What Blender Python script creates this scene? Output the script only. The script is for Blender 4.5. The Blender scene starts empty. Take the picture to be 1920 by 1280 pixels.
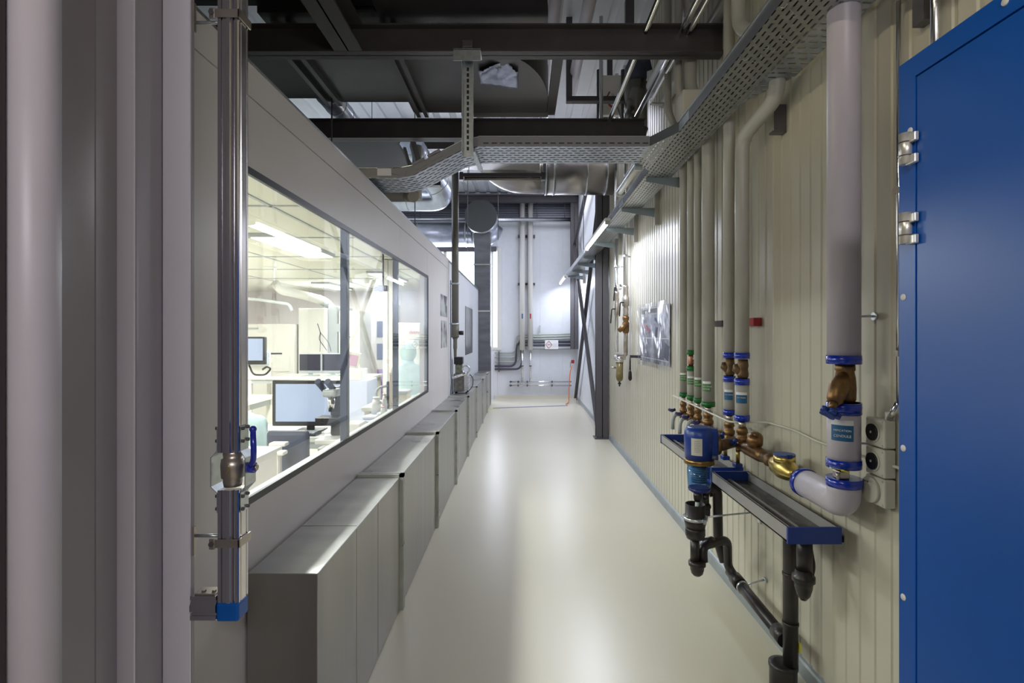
import bpy, bmesh, math, random
from mathutils import Vector, Matrix
random.seed(7)
S = bpy.context.scene
C = S.collection
# ------------------------------------------------------------ camera, world, lights, exposure
cam = bpy.data.objects.new('camera', bpy.data.cameras.new('camera')); C.objects.link(cam)
cam.location = (0, 0, 1.6); cam.rotation_euler = (math.pi/2, 0, 0)
cam.data.sensor_width = 36; cam.data.lens = 18.75; cam.data.clip_start = 0.05
cam.data.shift_x = -19/1920; cam.data.shift_y = -16/1920
S.camera = cam
S.view_settings.view_transform = 'Standard'; S.view_settings.look = 'None'
S.view_settings.gamma = 1; S.view_settings.use_curve_mapping = False
S.view_settings.exposure = 0.0
W = bpy.data.worlds.new('sky'); S.world = W; W.use_nodes = True
W.node_tree.nodes['Background'].inputs[0].default_value = (0.86, 0.92, 1, 1)
W.node_tree.nodes['Background'].inputs[1].default_value = 3.0
def lamp(name, loc, size, power, col, rot=(0, 0, 0), spread=180):
    l = bpy.data.lights.new(name, 'AREA'); l.shape = 'RECTANGLE'; l.size, l.size_y = size
    l.energy = power; l.color = col; l.spread = math.radians(spread)
    o = bpy.data.objects.new(name, l); C.objects.link(o); o.location = loc
    o.rotation_euler = [math.radians(a) for a in rot]; return o
COOL = (0.80, 0.86, 1.0); WARM = (1.0, 0.90, 0.64); NEUT = (1.0, 0.96, 0.99)
lamp('tube_light_near_shelf', (0.90, 6.5, 2.73), (0.08, 1.8), 44, COOL, (0, 10, 0))
lamp('tube_light_far_shelf', (0.90, 11.9, 2.73), (0.08, 1.4), 24, COOL, (0, -20, 0))
lamp('tube_light_hall_front', (-1.26, -0.2, 3.38), (0.06, 2.6), 36, WARM, (0, -25, 0))
lamp('added_fill_hall_back', (0.3, -1.6, 2.6), (1.2, 0.2), 30, NEUT, (60, 0, 0))  # added fill behind the camera, no fixture there; lifts the left foreground
lamp('daylight_window', (-1.5, 12.8, 2.4), (1.9, 2.2), 115, (0.82, 0.84, 1.0), (-90, 0, 0))
lamp('daylight_rooflight', (0.75, 9.5, 4.75), (0.8, 4.0), 75, (0.86, 0.88, 1.0), (0, 0, 0))
lamp('daylight_hall_left', (-3.5, 8.5, 4.6), (3.0, 4.0), 90, (0.8, 0.88, 1.0), (0, 0, 0))
for i, (x, y) in enumerate([(-2.2, 1.9), (-2.2, 5.2), (-4.2, 3.6), (-4.2, 6.4), (-2.0, 8.0), (-3.4, 9.6)]):
    lamp('cleanroom_light_source', (x, y, 2.38), (0.3, 1.2), 85, (1.0, 0.99, 0.98), (0, 0, 0))

# ------------------------------------------------------------ materials
MC = {}
def mat(name, col, rough=0.5, metal=0.0, noise=0.0, nscale=8.0, bump=0.0, spec=0.5, emit=None, rvar=0.0, stretch=None, coat=0.0):
    if name in MC: return MC[name]
    m = bpy.data.materials.new(name); m.use_nodes = True; MC[name] = m
    nt = m.node_tree; b = nt.nodes['Principled BSDF']
    b.inputs['Base Color'].default_value = (*col, 1); b.inputs['Roughness'].default_value = rough
    b.inputs['Metallic'].default_value = metal; b.inputs['Specular IOR Level'].default_value = spec
    b.inputs['Coat Weight'].default_value = coat; b.inputs['Coat Roughness'].default_value = 0.1
    if emit:
        b.inputs['Emission Color'].default_value = (*emit[0], 1); b.inputs['Emission Strength'].default_value = emit[1]
    tc = nt.nodes.new('ShaderNodeTexCoord'); n = nt.nodes.new('ShaderNodeTexNoise')
    mp = nt.nodes.new('ShaderNodeMapping'); mp.inputs['Scale'].default_value = stretch or (1, 1, 1)
    nt.links.new(tc.outputs['Object'], mp.inputs['Vector']); nt.links.new(mp.outputs['Vector'], n.inputs['Vector'])
    n.inputs['Scale'].default_value = nscale; n.inputs['Detail'].default_value = 4
    r = nt.nodes.new('ShaderNodeMix'); r.data_type = 'RGBA'
    k = max(noise, 0.006)
    r.inputs[6].default_value = (*[max(0, c*(1-k)) for c in col], 1); r.inputs[7].default_value = (*[min(1, c*(1+k)) for c in col], 1)
    ct = nt.nodes.new('ShaderNodeMapRange'); ct.inputs[1].default_value = 0.33; ct.inputs[2].default_value = 0.67
    nt.links.new(n.outputs['Fac'], ct.inputs[0]); nt.links.new(ct.outputs[0], r.inputs[0]); nt.links.new(r.outputs[2], b.inputs['Base Color'])
    if rvar:
        mr = nt.nodes.new('ShaderNodeMapRange'); mr.inputs[1].default_value = 0.3; mr.inputs[2].default_value = 0.7
        mr.inputs[3].default_value = max(0.03, rough-rvar); mr.inputs[4].default_value = rough+rvar
        nt.links.new(n.outputs['Fac'], mr.inputs[0]); nt.links.new(mr.outputs[0], b.inputs['Roughness'])
    if bump:
        bp = nt.nodes.new('ShaderNodeBump'); bp.inputs['Strength'].default_value = bump; bp.inputs['Distance'].default_value = 0.004
        nt.links.new(n.outputs['Fac'], bp.inputs['Height']); nt.links.new(bp.outputs[0], b.inputs['Normal'])
    return m
M_floor = mat('epoxy_floor', (0.65, 0.61, 0.49), 0.30, 0, 0.02, 1.0)
M_wall = mat('white_panel', (0.72, 0.68, 0.68), 0.38, 0, 0.02, 2.0)
M_rib = mat('ribbed_panel', (0.55, 0.52, 0.42), 0.33, 0, 0.0, 2.0)
M_hall = mat('hall_panel', (0.72, 0.74, 0.78), 0.4, 0, 0.02)
M_jamb = mat('jamb_panel', (0.34, 0.31, 0.34), 0.35, 0, 0.02)  # white jamb darkened, so its shaded facets contrast with the lit ones
M_base = mat('zinc_skirting', (0.36, 0.40, 0.43), 0.45, 0.4, 0.08)
M_steel = mat('grey_steel', (0.085, 0.078, 0.085), 0.4, 0.0, 0.05)
M_beam = mat('dark_beam', (0.060, 0.053, 0.053), 0.45, 0.0, 0.08)
M_black = mat('black_deck', (0.022, 0.023, 0.028), 0.5, 0.0, 0.1)
M_galv = mat('galvanised_sheet', (0.55, 0.57, 0.53), 0.36, 0.6, 0.16, 3.0, 0.04, rvar=0.10, stretch=(1, 1, 3))
M_galvs = mat('galvanised_streaked', (0.40, 0.395, 0.375), 0.38, 0.85, 0.24, 1.3, 0, rvar=0.14, stretch=(2, 5, 0.15))
M_zinc = mat('zinc_bright', (0.62, 0.66, 0.68), 0.3, 0.9, 0.1, 40)
M_alu = mat('aluminium_extrusion', (0.72, 0.70, 0.74), 0.2, 1.0, 0.04, 4, stretch=(1, 1, 0.1))
M_alud = mat('aluminium_groove', (0.20, 0.19, 0.22), 0.35, 0.8)
M_chrome = mat('bright_steel', (0.75, 0.75, 0.77), 0.16, 1.0)
M_nickel = mat('nickel_body', (0.50, 0.45, 0.40), 0.35, 0.9, 0.1, 20)
M_spiral = mat('spiral_duct', (0.55, 0.58, 0.66), 0.28, 0.9, 0.1, 6)
M_ins = mat('insulation_jacket', (0.52, 0.48, 0.53), 0.38, 0, 0.02)
M_insg = mat('insulation_jacket_grey', (0.42, 0.41, 0.37), 0.4, 0, 0.03)
M_bronze = mat('bronze', (0.23, 0.13, 0.055), 0.42, 0.75, 0.3, 30, 0.2)
M_bronzed = mat('dark_bronze', (0.16, 0.10, 0.05), 0.5, 0.6, 0.3, 30, 0.2)
M_brass = mat('brass', (0.60, 0.46, 0.15), 0.3, 0.9, 0.15, 20, 0.1)
M_bluem = mat('blue_tape', (0.004, 0.035, 0.42), 0.22, 0.1, 0.1, 30, coat=0.5)
M_blue = mat('blue_plastic', (0.012, 0.045, 0.26), 0.35, 0, 0.08)
M_bluecap = mat('blue_cap', (0.0, 0.10, 0.42), 0.35, 0, 0.1)
M_bluelever = mat('blue_lever', (0.015, 0.03, 0.40), 0.25, 0, 0.05, coat=0.5)
M_door = mat('blue_enamel', (0.005, 0.10, 0.48), 0.32, 0, 0.02, 3)
M_green = mat('green_tape', (0.01, 0.16, 0.03), 0.3, 0, 0.1, 30)
M_greenl = mat('green_sticker', (0.09, 0.24, 0.08), 0.5)
M_bluel = mat('blue_sticker', (0.02, 0.12, 0.26), 0.5)
M_white = mat('white_plastic', (0.72, 0.71, 0.66), 0.4, 0)
M_paper = mat('white_paper', (0.8, 0.8, 0.8), 0.6, 0)
M_cream = mat('cream_plastic', (0.58, 0.56, 0.47), 0.4, 0)
M_blk = mat('black_plastic', (0.012, 0.011, 0.012), 0.38, 0, 0.1)
M_pe = mat('black_drain_pipe', (0.018, 0.014, 0.014), 0.42, 0, 0.2, 20, coat=0.15)
M_tray = mat('grey_tray', (0.36, 0.35, 0.34), 0.4, 0.2)
M_trayin = mat('wet_tray_bottom', (0.06, 0.055, 0.045), 0.25, 0.3, 0.5, 9, 0.1, rvar=0.1)
M_pvc = mat('grey_pipe', (0.17, 0.16, 0.14), 0.35, 0, 0.03)
M_red = mat('red_paint', (0.35, 0.015, 0.02), 0.4)
M_yel = mat('yellow_tag', (0.75, 0.7, 0.05), 0.5)
M_orange = mat('orange_hose', (0.8, 0.22, 0.08), 0.5)
M_gown = mat('aqua_gown', (0.58, 0.74, 0.75), 0.8, 0, 0.08, 12, 0.5)
M_skin = mat('skin', (0.55, 0.34, 0.26), 0.5)
M_glove = mat('white_glove', (0.75, 0.76, 0.74), 0.6)
M_navy = mat('navy_vinyl', (0.05, 0.06, 0.10), 0.5)
M_mach = mat('machine_enamel', (0.72, 0.71, 0.66), 0.4)
M_machg = mat('machine_grey', (0.42, 0.45, 0.45), 0.4)
M_screen = mat('lit_screen', (0.1, 0.1, 0.12), 0.2, emit=((0.62, 0.74, 1.0), 0.95))
M_off = mat('dark_screen', (0.03, 0.03, 0.05), 0.15)
M_purple = mat('purple_panel', (0.34, 0.24, 0.46), 0.5)
M_cable = mat('grey_cable', (0.42, 0.45, 0.40), 0.5)
M_cabled = mat('dark_cable', (0.07, 0.07, 0.10), 0.45)
M_tube = mat('lit_tube', (1, 1, 1), 0.5, emit=((0.95, 0.97, 1.0), 9.0))
M_ceil = mat('ceiling_tile', (0.70, 0.70, 0.60), 0.6)
M_glight = mat('lit_diffuser', (1, 1, 1), 0.5, emit=((1.0, 1.0, 0.97), 3.0))
M_tealglow = mat('translucent_bowl_edge', (0.05, 0.35, 0.45), 0.15)
M_photo = None

M_hinge = mat('satin_hinge', (0.70, 0.69, 0.66), 0.32, 0.6)
def glass_mat(name, tint=(0.93, 0.96, 0.95), refl=0.11, fres=1.6, rough=0.0):
    m = bpy.data.materials.new(name); m.use_nodes = True; nt = m.node_tree; nt.nodes.clear()
    o = nt.nodes.new('ShaderNodeOutputMaterial'); mx = nt.nodes.new('ShaderNodeMixShader')
    t = nt.nodes.new('ShaderNodeBsdfTransparent'); g = nt.nodes.new('ShaderNodeBsdfGlossy')
    t.inputs[0].default_value = (*tint, 1); g.inputs['Roughness'].default_value = rough
    f = nt.nodes.new('ShaderNodeFresnel'); bf = nt.nodes.new('ShaderNodeNewGeometry'); mr = nt.nodes.new('ShaderNodeMapRange')
    mr.inputs[3].default_value = fres; mr.inputs[4].default_value = 1/fres
    nt.links.new(bf.outputs['Backfacing'], mr.inputs[0]); nt.links.new(mr.outputs[0], f.inputs[0])
    nt.links.new(f.outputs[0], mx.inputs[0]); nt.links.new(t.outputs[0], mx.inputs[1]); nt.links.new(g.outputs[0], mx.inputs[2])
    nt.links.new(mx.outputs[0], o.inputs[0]); return m
M_litfacet = mat('facet_lit_tone', (0.86, 0.82, 0.90), 0.35)  # paler jamb tone: light on the front facets put into the colour
M_glass = glass_mat('clear_glass')
M_bowl = glass_mat('blue_clear_bowl', (0.42, 0.62, 0.88), fres=1.4, rough=0.05)
M_film = glass_mat('clear_film', (0.93, 0.94, 0.97), fres=1.28, rough=0.10)

def slot_mat(name, ax, ay, pu=0.055, pv=0.022, wu=0.66, wv=0.36, col=(0.42, 0.46, 0.52)):
    """galvanised sheet pierced by staggered slots; ax runs along the slots, ay across"""
    m = mat(name, col, 0.36, 0.85, 0.12, 20); nt = m.node_tree; b = nt.nodes['Principled BSDF']
    tc = nt.nodes.new('ShaderNodeTexCoord'); sp = nt.nodes.new('ShaderNodeSeparateXYZ'); nt.links.new(tc.outputs['Object'], sp.inputs[0])
    def mth(op, a, bb=None):
        n = nt.nodes.new('ShaderNodeMath'); n.operation = op
        for i, v in enumerate((a, bb)):
            if v is None: continue
            if hasattr(v, 'links'): nt.links.new(v, n.inputs[i])
            else: n.inputs[i].default_value = v
        return n.outputs[0]
    u = mth('DIVIDE', sp.outputs[ax], pu); v = mth('DIVIDE', sp.outputs[ay], pv)
    st = mth('MULTIPLY', mth('FLOORED_MODULO', mth('FLOOR', v), 2.0), 0.5)
    uu = mth('FLOORED_MODULO', mth('ADD', u, st), 1.0); vv = mth('FLOORED_MODULO', v, 1.0)
    hole = mth('MULTIPLY', mth('LESS_THAN', uu, wu), mth('LESS_THAN', vv, wv))
    nt.links.new(mth('SUBTRACT', 1.0, hole), b.inputs['Alpha']); return m
M_slotx = slot_mat('slotted_tray_across', 0, 1, 0.054, 0.044, 0.68, 0.30)
M_sloty = slot_mat('slotted_tray_along', 1, 0, 0.056, 0.028, 0.62, 0.30, col=(0.36, 0.37, 0.36))

# ------------------------------------------------------------ mesh helpers
def P(px, py, d): return Vector(((px-979)*d/1000, d, 1.6-(py-624)*d/1000))
def frame(t):
    t = t.normalized(); a = Vector((0, 0, 1)) if abs(t.z) < 0.9 else Vector((0, 1, 0))
    n = t.cross(a).normalized(); return n, t.cross(n).normalized()
class MB:
    def __init__(s): s.bm = bmesh.new(); s.rnd = []
    def box(s, x0, x1, y0, y1, z0, z1, bev=0.0, rot=None, seg=2):
        x0, x1 = sorted((x0, x1)); y0, y1 = sorted((y0, y1)); z0, z1 = sorted((z0, z1))
        vs = [s.bm.verts.new((x, y, z)) for x in (x0, x1) for y in (y0, y1) for z in (z0, z1)]
        fs = [s.bm.faces.new([vs[i] for i in f]) for f in ((0, 1, 3, 2), (4, 6, 7, 5), (0, 4, 5, 1), (2, 3, 7, 6), (0, 2, 6, 4), (1, 5, 7, 3))]
        if rot is not None:
            c = Vector(((x0+x1)/2, (y0+y1)/2, (z0+z1)/2))
            for v in vs: v.co = c + rot @ (v.co - c)
        if bev:
            es = list({e for f in fs for e in f.edges})
            bmesh.ops.bevel(s.bm, geom=es, offset=bev, segments=seg, affect='EDGES', profile=0.5)
        return s
    def prism(s, poly, axis, a0, a1, smooth=False):
        def mk(p, a):
            if axis == 'z': return (p[0], p[1], a)
            if axis == 'x': return (a, p[0], p[1])
            return (p[0], a, p[1])
        A = [s.bm.verts.new(mk(p, a0)) for p in poly]; B = [s.bm.verts.new(mk(p, a1)) for p in poly]
        s.bm.faces.new(A[::-1]); s.bm.faces.new(B); n = len(poly)
        for i in range(n):
            f = s.bm.faces.new((A[i], A[(i+1) % n], B[(i+1) % n], B[i])); f.smooth = smooth
        return s
    def rings(s, pts, rad, seg=20, caps=True):
        pts = [Vector(p) for p in pts]; prev = None; R = []
        for i, p in enumerate(pts):
            if i == 0: t = pts[1]-p
            elif i == len(pts)-1: t = p-pts[i-1]
            else: t = (pts[i+1]-p).normalized()+(p-pts[i-1]).normalized()
            if t.length < 1e-9: t = Vector((0, 0, 1))
            t.normalize()
            if prev is None: n, _ = frame(t)
            else:
                n = prev-t*prev.dot(t)
                n = n.normalized() if n.length > 1e-6 else frame(t)[0]
            prev = n; b = t.cross(n)
            R.append([s.bm.verts.new(p+(n*math.cos(2*math.pi*k/seg)+b*math.sin(2*math.pi*k/seg))*rad[i]) for k in range(seg)])
        for a, b in zip(R, R[1:]):
            for k in range(seg):
                f = s.bm.faces.new((a[k], a[(k+1) % seg], b[(k+1) % seg], b[k])); f.smooth = True
        if caps:
            s.bm.faces.new(R[0][::-1]); s.bm.faces.new(R[-1])
        return s
    def tube(s, pts, r, seg=20, bend=0.0, n=6, caps=True):
        pts = [Vector(p) for p in pts]; out = [pts[0]]
        for i in range(1, len(pts)-1):
            p = pts[i]; a = pts[i-1]-p; b = pts[i+1]-p
            d = min(bend or r*1.5, a.length*0.49, b.length*0.49); a = p+a.normalized()*d; b = p+b.normalized()*d
            for k in range(n+1):
                t = k/n; out.append(a*(1-t)**2+p*2*t*(1-t)+b*t*t)
        out.append(pts[-1]); return s.rings(out, [r]*len(out), seg, caps)
    def cyl(s, p0, p1, r, r2=None, seg=24): return s.rings([p0, p1], [r, r if r2 is None else r2], seg)
    def lathe(s, base, axis, prof, seg=24):
        base = Vector(base); axis = Vector(axis).normalized(); n, b = frame(axis); R = []
        for h, r in prof:
            R.append([s.bm.verts.new(base+axis*h+(n*math.cos(2*math.pi*k/seg)+b*math.sin(2*math.pi*k/seg))*max(r, 1e-4)) for k in range(seg)])
        for a, c in zip(R, R[1:]):
            for k in range(seg):
                f = s.bm.faces.new((a[k], a[(k+1) % seg], c[(k+1) % seg], c[k])); f.smooth = True
        s.bm.faces.new(R[0][::-1]); s.bm.faces.new(R[-1]); return s
    def bar(s, p0, p1, w, h):
        """rectangular bar between two points, w sideways, h up"""
        p0 = Vector(p0); p1 = Vector(p1); t = (p1-p0).normalized(); up = Vector((0, 0, 1)) if abs(t.z) < 0.95 else Vector((0, 1, 0))
        n = t.cross(up).normalized(); b = n.cross(t).normalized()
        A = [s.bm.verts.new(p0+n*x*w/2+b*y*h/2) for x, y in ((-1, -1), (1, -1), (1, 1), (-1, 1))]
        B = [s.bm.verts.new(p1+n*x*w/2+b*y*h/2) for x, y in ((-1, -1), (1, -1), (1, 1), (-1, 1))]
        s.bm.faces.new(A[::-1]); s.bm.faces.new(B)
        for i in range(4): s.bm.faces.new((A[i], A[(i+1) % 4], B[(i+1) % 4], B[i]))
        return s
    def sph(s, c, r, sc=(1, 1, 1), seg=16):
        m = Matrix.Translation(c) @ Matrix.Diagonal((*sc, 1))
        g = bmesh.ops.create_uvsphere(s.bm, u_segments=seg, v_segments=max(6, seg//2), radius=r, matrix=m)
        for v in g['verts']:
            for f in v.link_faces: f.smooth = True
        return s
WL = {}
def build(name, mb, m, parent=None, label=None, origin=None):
    bm = mb.bm; bmesh.ops.recalc_face_normals(bm, faces=bm.faces)
    off = WL[parent.name] if parent is not None else Vector(origin or (0, 0, 0))
    if parent is None and origin is None and len(bm.verts):
        xs = [v.co for v in bm.verts]
        off = Vector(((min(v.x for v in xs)+max(v.x for v in xs))/2, (min(v.y for v in xs)+max(v.y for v in xs))/2, min(v.z for v in xs)))
    bm.transform(Matrix.Translation(-off))
    me = bpy.data.meshes.new(name); bm.to_mesh(me); bm.free()
    for x in (m if isinstance(m, (list, tuple)) else [m]): me.materials.append(x)
    o = bpy.data.objects.new(name, me); C.objects.link(o); WL[o.name] = off
    if parent is not None: o.parent = parent
    else: o.location = off
    if label: o['label'] = label
    return o
def tag(o, label, cat, group=None, kind=None):
    o['label'] = label; o['category'] = cat
    if group: o['group'] = group
    if kind: o['kind'] = kind
    return o
def struct(name, mb, m, origin=None):
    o = build(name, mb, m, origin=origin); o['kind'] = 'structure'; return o
def thing(name, label, cat, loc, group=None):
    o = bpy.data.objects.new(name, None); C.objects.link(o); o.location = loc; o.empty_display_size = 0.05
    WL[o.name] = Vector(loc); return tag(o, label, cat, group)
def dup(root, delta, label, group=None):
    r = root.copy(); C.objects.link(r); r.location = root.location+Vector(delta); WL[r.name] = WL[root.name]+Vector(delta)
    tag(r, label, root['category'], group or root.get('group'))
    def rec(src, dst):
        for ch in [c for c in src.children]:
            c = ch.copy(); C.objects.link(c); c.parent = dst; WL[c.name] = WL[ch.name]+Vector(delta); rec(ch, c)
    rec(root, r); return r
def text(name, s, size, m, parent, right, up, loc, label=None):
    """flat raised lettering: right and up are the directions of writing, loc its lower left corner"""
    cu = bpy.data.curves.new('txt', 'FONT'); cu.body = s; cu.size = size; cu.extrude = 0.0006
    t = bpy.data.objects.new('txt', cu); C.objects.link(t); dg = bpy.context.evaluated_depsgraph_get()
    me = bpy.data.meshes.new_from_object(t.evaluated_get(dg)); bpy.data.objects.remove(t)
    R = Vector(right).normalized(); U = Vector(up).normalized(); N = R.cross(U)
    off = WL[parent.name]
    for v in me.vertices: v.co = Vector(loc)+R*v.co.x+U*v.co.y+N*v.co.z-off
    me.materials.clear(); me.materials.append(m); me.name = name
    o = bpy.data.objects.new(name, me); C.objects.link(o); o.parent = parent; WL[o.name] = off
    if label: o['label'] = label
    return o
# ============================================================ THE SETTING
WX = 1.32      # face of the ribbed right wall
LX = -0.96     # face of the cleanroom wall
FY = 12.9      # far wall
RZ = 4.9       # underside of the roof
struct('floor', MB().box(-9, 1.5, -2.5, 13.2, -0.12, 0), M_floor)
# ribbed right wall: shallow trapezoid profile, extruded upwards
pts = []; y = -2.5
while y < 8.12:
    pts += [(WX, y), (WX, y+0.064), (WX+0.005, y+0.069), (WX+0.005, y+0.084)]; y += 0.09
pts = [p for p in pts if p[1] < 8.15]; poly = pts+[(1.45, pts[-1][1]), (1.45, -2.5)]
struct('wall_right', MB().prism(poly, 'z', 0, RZ), M_rib)
mb = MB(); y = 8.12
while y < FY:
    y2 = min(y+1.18, FY+0.2); mb.box(WX, 1.45, y+0.004, y2, 0, RZ); y = y2
mb.box(WX+0.01, 1.45, 8.1, FY, 0, RZ)
struct('wall_right', mb, M_hall)
struct('baseboard_right', MB().prism([(WX+0.005, 0), (WX-0.018, 0), (WX-0.018, 0.065), (WX-0.012, 0.075), (WX+0.005, 0.08)], 'y', -2.5, 8.0), M_base)
struct('baseboard_right', MB().prism([(WX+0.005, 0), (WX-0.015, 0), (WX-0.015, 0.075), (WX+0.005, 0.08)], 'y', 8.25, FY), M_base)
# far wall with the tall window opening
WX0, WX1, WZ0, WZ1 = -2.6, -0.60, 1.25, 3.60
mb = MB(); mb.box(-9, WX0, FY, FY+0.2, 0, RZ); mb.box(WX0, WX1, FY, FY+0.2, 0, WZ0); mb.box(WX0, WX1, FY, FY+0.2, WZ1, RZ)
xs = [WX1, -0.02, 0.43, 0.98, 1.45]
for a, b in zip(xs, xs[1:]): mb.box(a+0.003, b, FY, FY+0.2, 0, 4.28)
mb.box(WX1, 1.45, FY+0.012, FY+0.2, 0, RZ)
struct('wall_far', mb, M_hall)
struct('baseboard_far', MB().prism([(FY+0.01, 0), (FY-0.07, 0), (FY-0.03, 0.02), (FY-0.012, 0.09), (FY+0.01, 0.10)], 'x', -0.66, 1.3), M_floor)
w = struct('window_2', MB().box(WX0-0.02, WX1+0.10, FY-0.02, FY+0.02, WZ0-0.06, WZ0).box(WX0-0.02, WX1+0.1, FY-0.02, FY+0.02, WZ1, WZ1+0.06).box(WX1, WX1+0.10, FY-0.02, FY+0.04, WZ0, WZ1).box(-0.745, -0.70, FY-0.01, FY+0.04, WZ0, WZ1).box(-1.9, -1.83, FY-0.01, FY+0.04, WZ0, WZ1), M_white)
build('pane', MB().box(WX0, WX1, FY+0.05, FY+0.058, WZ0, WZ1), M_glass, w)
struct('trim_1', MB().box(-4, -0.62, FY-0.07, FY-0.005, 3.56, 3.68), M_steel)
# dark corrugated band over the far wall and the beam over it
mb = MB(); z = 4.42
while z < 4.80: mb.prism([(FY-0.01, z), (FY-0.05, z+0.012), (FY-0.05, z+0.03), (FY-0.01, z+0.042)], 'x', -6, 1.3); z += 0.055
mb.box(-6, 1.3, FY-0.02, FY, 4.3, 4.86)
struct('trim_2', mb, mat('slate_band', (0.16, 0.165, 0.20), 0.35, 0.3))
struct('trim_3', MB().box(-6, 1.3, FY-0.42, FY-0.32, 4.66, 4.80).box(-6, 1.3, FY-0.47, FY-0.27, 4.80, 4.83), M_steel)
# roof: white ribbed deck, ribs along the hall
mb = MB(); x = -9.0; pl = []
while x < 1.45: pl += [(x, RZ), (x+0.15, RZ), (x+0.165, RZ+0.03), (x+0.235, RZ+0.03)]; x += 0.25
mb.prism(pl+[(1.5, RZ+0.03), (1.5, RZ+0.1), (-9, RZ+0.1)], 'y', -2.5, FY+0.2); struct('ceiling', mb, M_hall)
struct('wall_back', MB().box(-9, 1.5, -2.6, -2.5, 0, RZ), mat('back_wall', (0.42, 0.40, 0.38), 0.6))
struct('wall_hall_left', MB().box(-9.1, -9, -2.5, FY, 0, RZ), mat('hall_side', (0.25, 0.25, 0.27), 0.6))
# ---- cleanroom wall with its long window
Y0, Y1, Z0, Z1, ZT = 1.73, 5.45, 1.0, 2.18, 2.55
mb = MB()
mb.box(LX-0.06, LX, 1.30, Y0, 0, 2.43); mb.box(LX-0.06, LX, Y0, Y1, 0, Z0)
for a, b in ((Y0, 4.19), (4.194, 5.39), (5.394, 6.95)):
    mb.box(LX-0.06, LX, a, min(b, 6.95), Z1, 2.430)
mb.box(LX-0.06, LX, Y1, 6.95, 0, Z1)
mb.box(LX-0.06, LX-0.006, 1.3, 6.95, 2.4305, 2.4355); mb.box(LX-0.06, LX, 1.3, 6.95, 2.436, ZT)
mb.box(LX-0.06, LX-0.004, 5.3, 6.95, 2.2, 2.43)
struct('wall_left', mb, M_wall)
struct('wall_left', MB().box(LX-0.06, LX-0.012, 6.96, 11.79, 0, ZT-0.01).box(LX-0.065, LX+0.002, 6.93, 6.97, 0, ZT), M_hall)
struct('trim_4', MB().box(LX-0.065, LX+0.001, 1.3, 11.79, ZT, ZT+0.012), M_zinc)
mb = MB(); t = 0.022
mb.box(LX-0.012, LX+0.002, Y0, Y1, Z0-0.004, Z0+t); mb.box(LX-0.012, LX+0.002, Y0, Y1, Z1-t, Z1+0.004)
mb.box(LX-0.012, LX+0.002, Y0, Y0+t, Z0, Z1); mb.box(LX-0.012, LX+0.002, Y1-t*0.6, Y1, Z0, Z1)
win = struct('window_1', mb, M_blk, origin=(LX, Y0, Z0))
for a, b in ((Y0, 2.955), (2.965, 4.155), (4.165, Y1)):
    build('pane', MB().box(LX-0.008, LX-0.001, a+0.002, b-0.002, Z0+0.01, Z1-0.01), M_glass, win)
for yy in (2.96, 4.16):
    build('mullion', MB().box(LX-0.052, LX-0.012, yy+0.002, yy+0.045, Z0-0.01, Z1+0.01, 0.004), mat('blue_grey_post', (0.030, 0.042, 0.075), 0.35, 0.2), win, 'grey-blue steel mullion behind the glass')
build('mullion', MB().box(LX-0.058, LX-0.012, 5.30, Y1, Z0, Z1), M_wall, win)
build('sill', MB().box(LX-0.075, LX-0.06, Y0, Y1, Z0-0.02, Z0), M_white, win)
# ---- cleanroom shell
struct('ceiling_cleanroom', MB().box(-6, LX-0.06, 0.6, 11.9, 2.46, 2.52), M_ceil)
struct('wall_cleanroom_left', MB().box(-6, -5.9, 0.6, 11.9, 0, 2.46), M_wall)
struct('wall_cleanroom_far', MB().box(-5.9, LX-0.06, 11.0, 11.1, 0, 2.46), M_wall)
struct('wall_cleanroom_near', MB().box(-5.9, LX-0.06, 0.6, 0.7, 0, 2.46).box(LX-0.06, LX-0.05, 0.6, 1.3, 0, 2.46), M_wall)
mb = MB()
for yy in (2.4, 3.6, 4.8, 6.0, 7.2, 8.4): mb.box(-5.9, LX-0.06, yy-0.012, yy+0.012, 2.452, 2.46)
for xx in (-1.7, -2.9, -4.1): mb.box(xx-0.012, xx+0.012, 0.7, 11, 2.452, 2.46)
struct('trim_5', mb, M_machg)
# ---- door jamb at the near left: stepped panel, plain plan drawn at its true place
J = [(-0.799, 1.300), (-0.799, 1.290), (-0.869, 1.290), (-0.797, 1.103), (-0.800, 1.100), (-0.833, 1.100), (-0.805, 1.008), (-0.808, 1.003), (-0.802, 1.000), (-0.790, 0.900), (-0.745, 0.780), (-0.72, 0.70), (-0.72, 0.55), (-1.1, 0.55), (-1.1, 1.300)]
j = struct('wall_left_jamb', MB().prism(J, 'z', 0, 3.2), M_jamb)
build('lit_facet', MB().prism([(-0.833, 1.0985), (-0.797, 1.0985), (-0.797, 1.094), (-0.833, 1.094)], 'z', 0, 3.2), M_litfacet, j, 'jamb facet painted paler as if lit')
build('lit_facet', MB().prism([(-0.8685, 1.2885), (-0.800, 1.2885), (-0.800, 1.284), (-0.865, 1.284)], 'z', 0, 3.2), M_litfacet, j, 'jamb facet painted paler as if lit')
build('screw', MB().sph((-0.786, 0.893, 1.6-84*0.893/1000), 0.004), M_steel, j)
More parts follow.
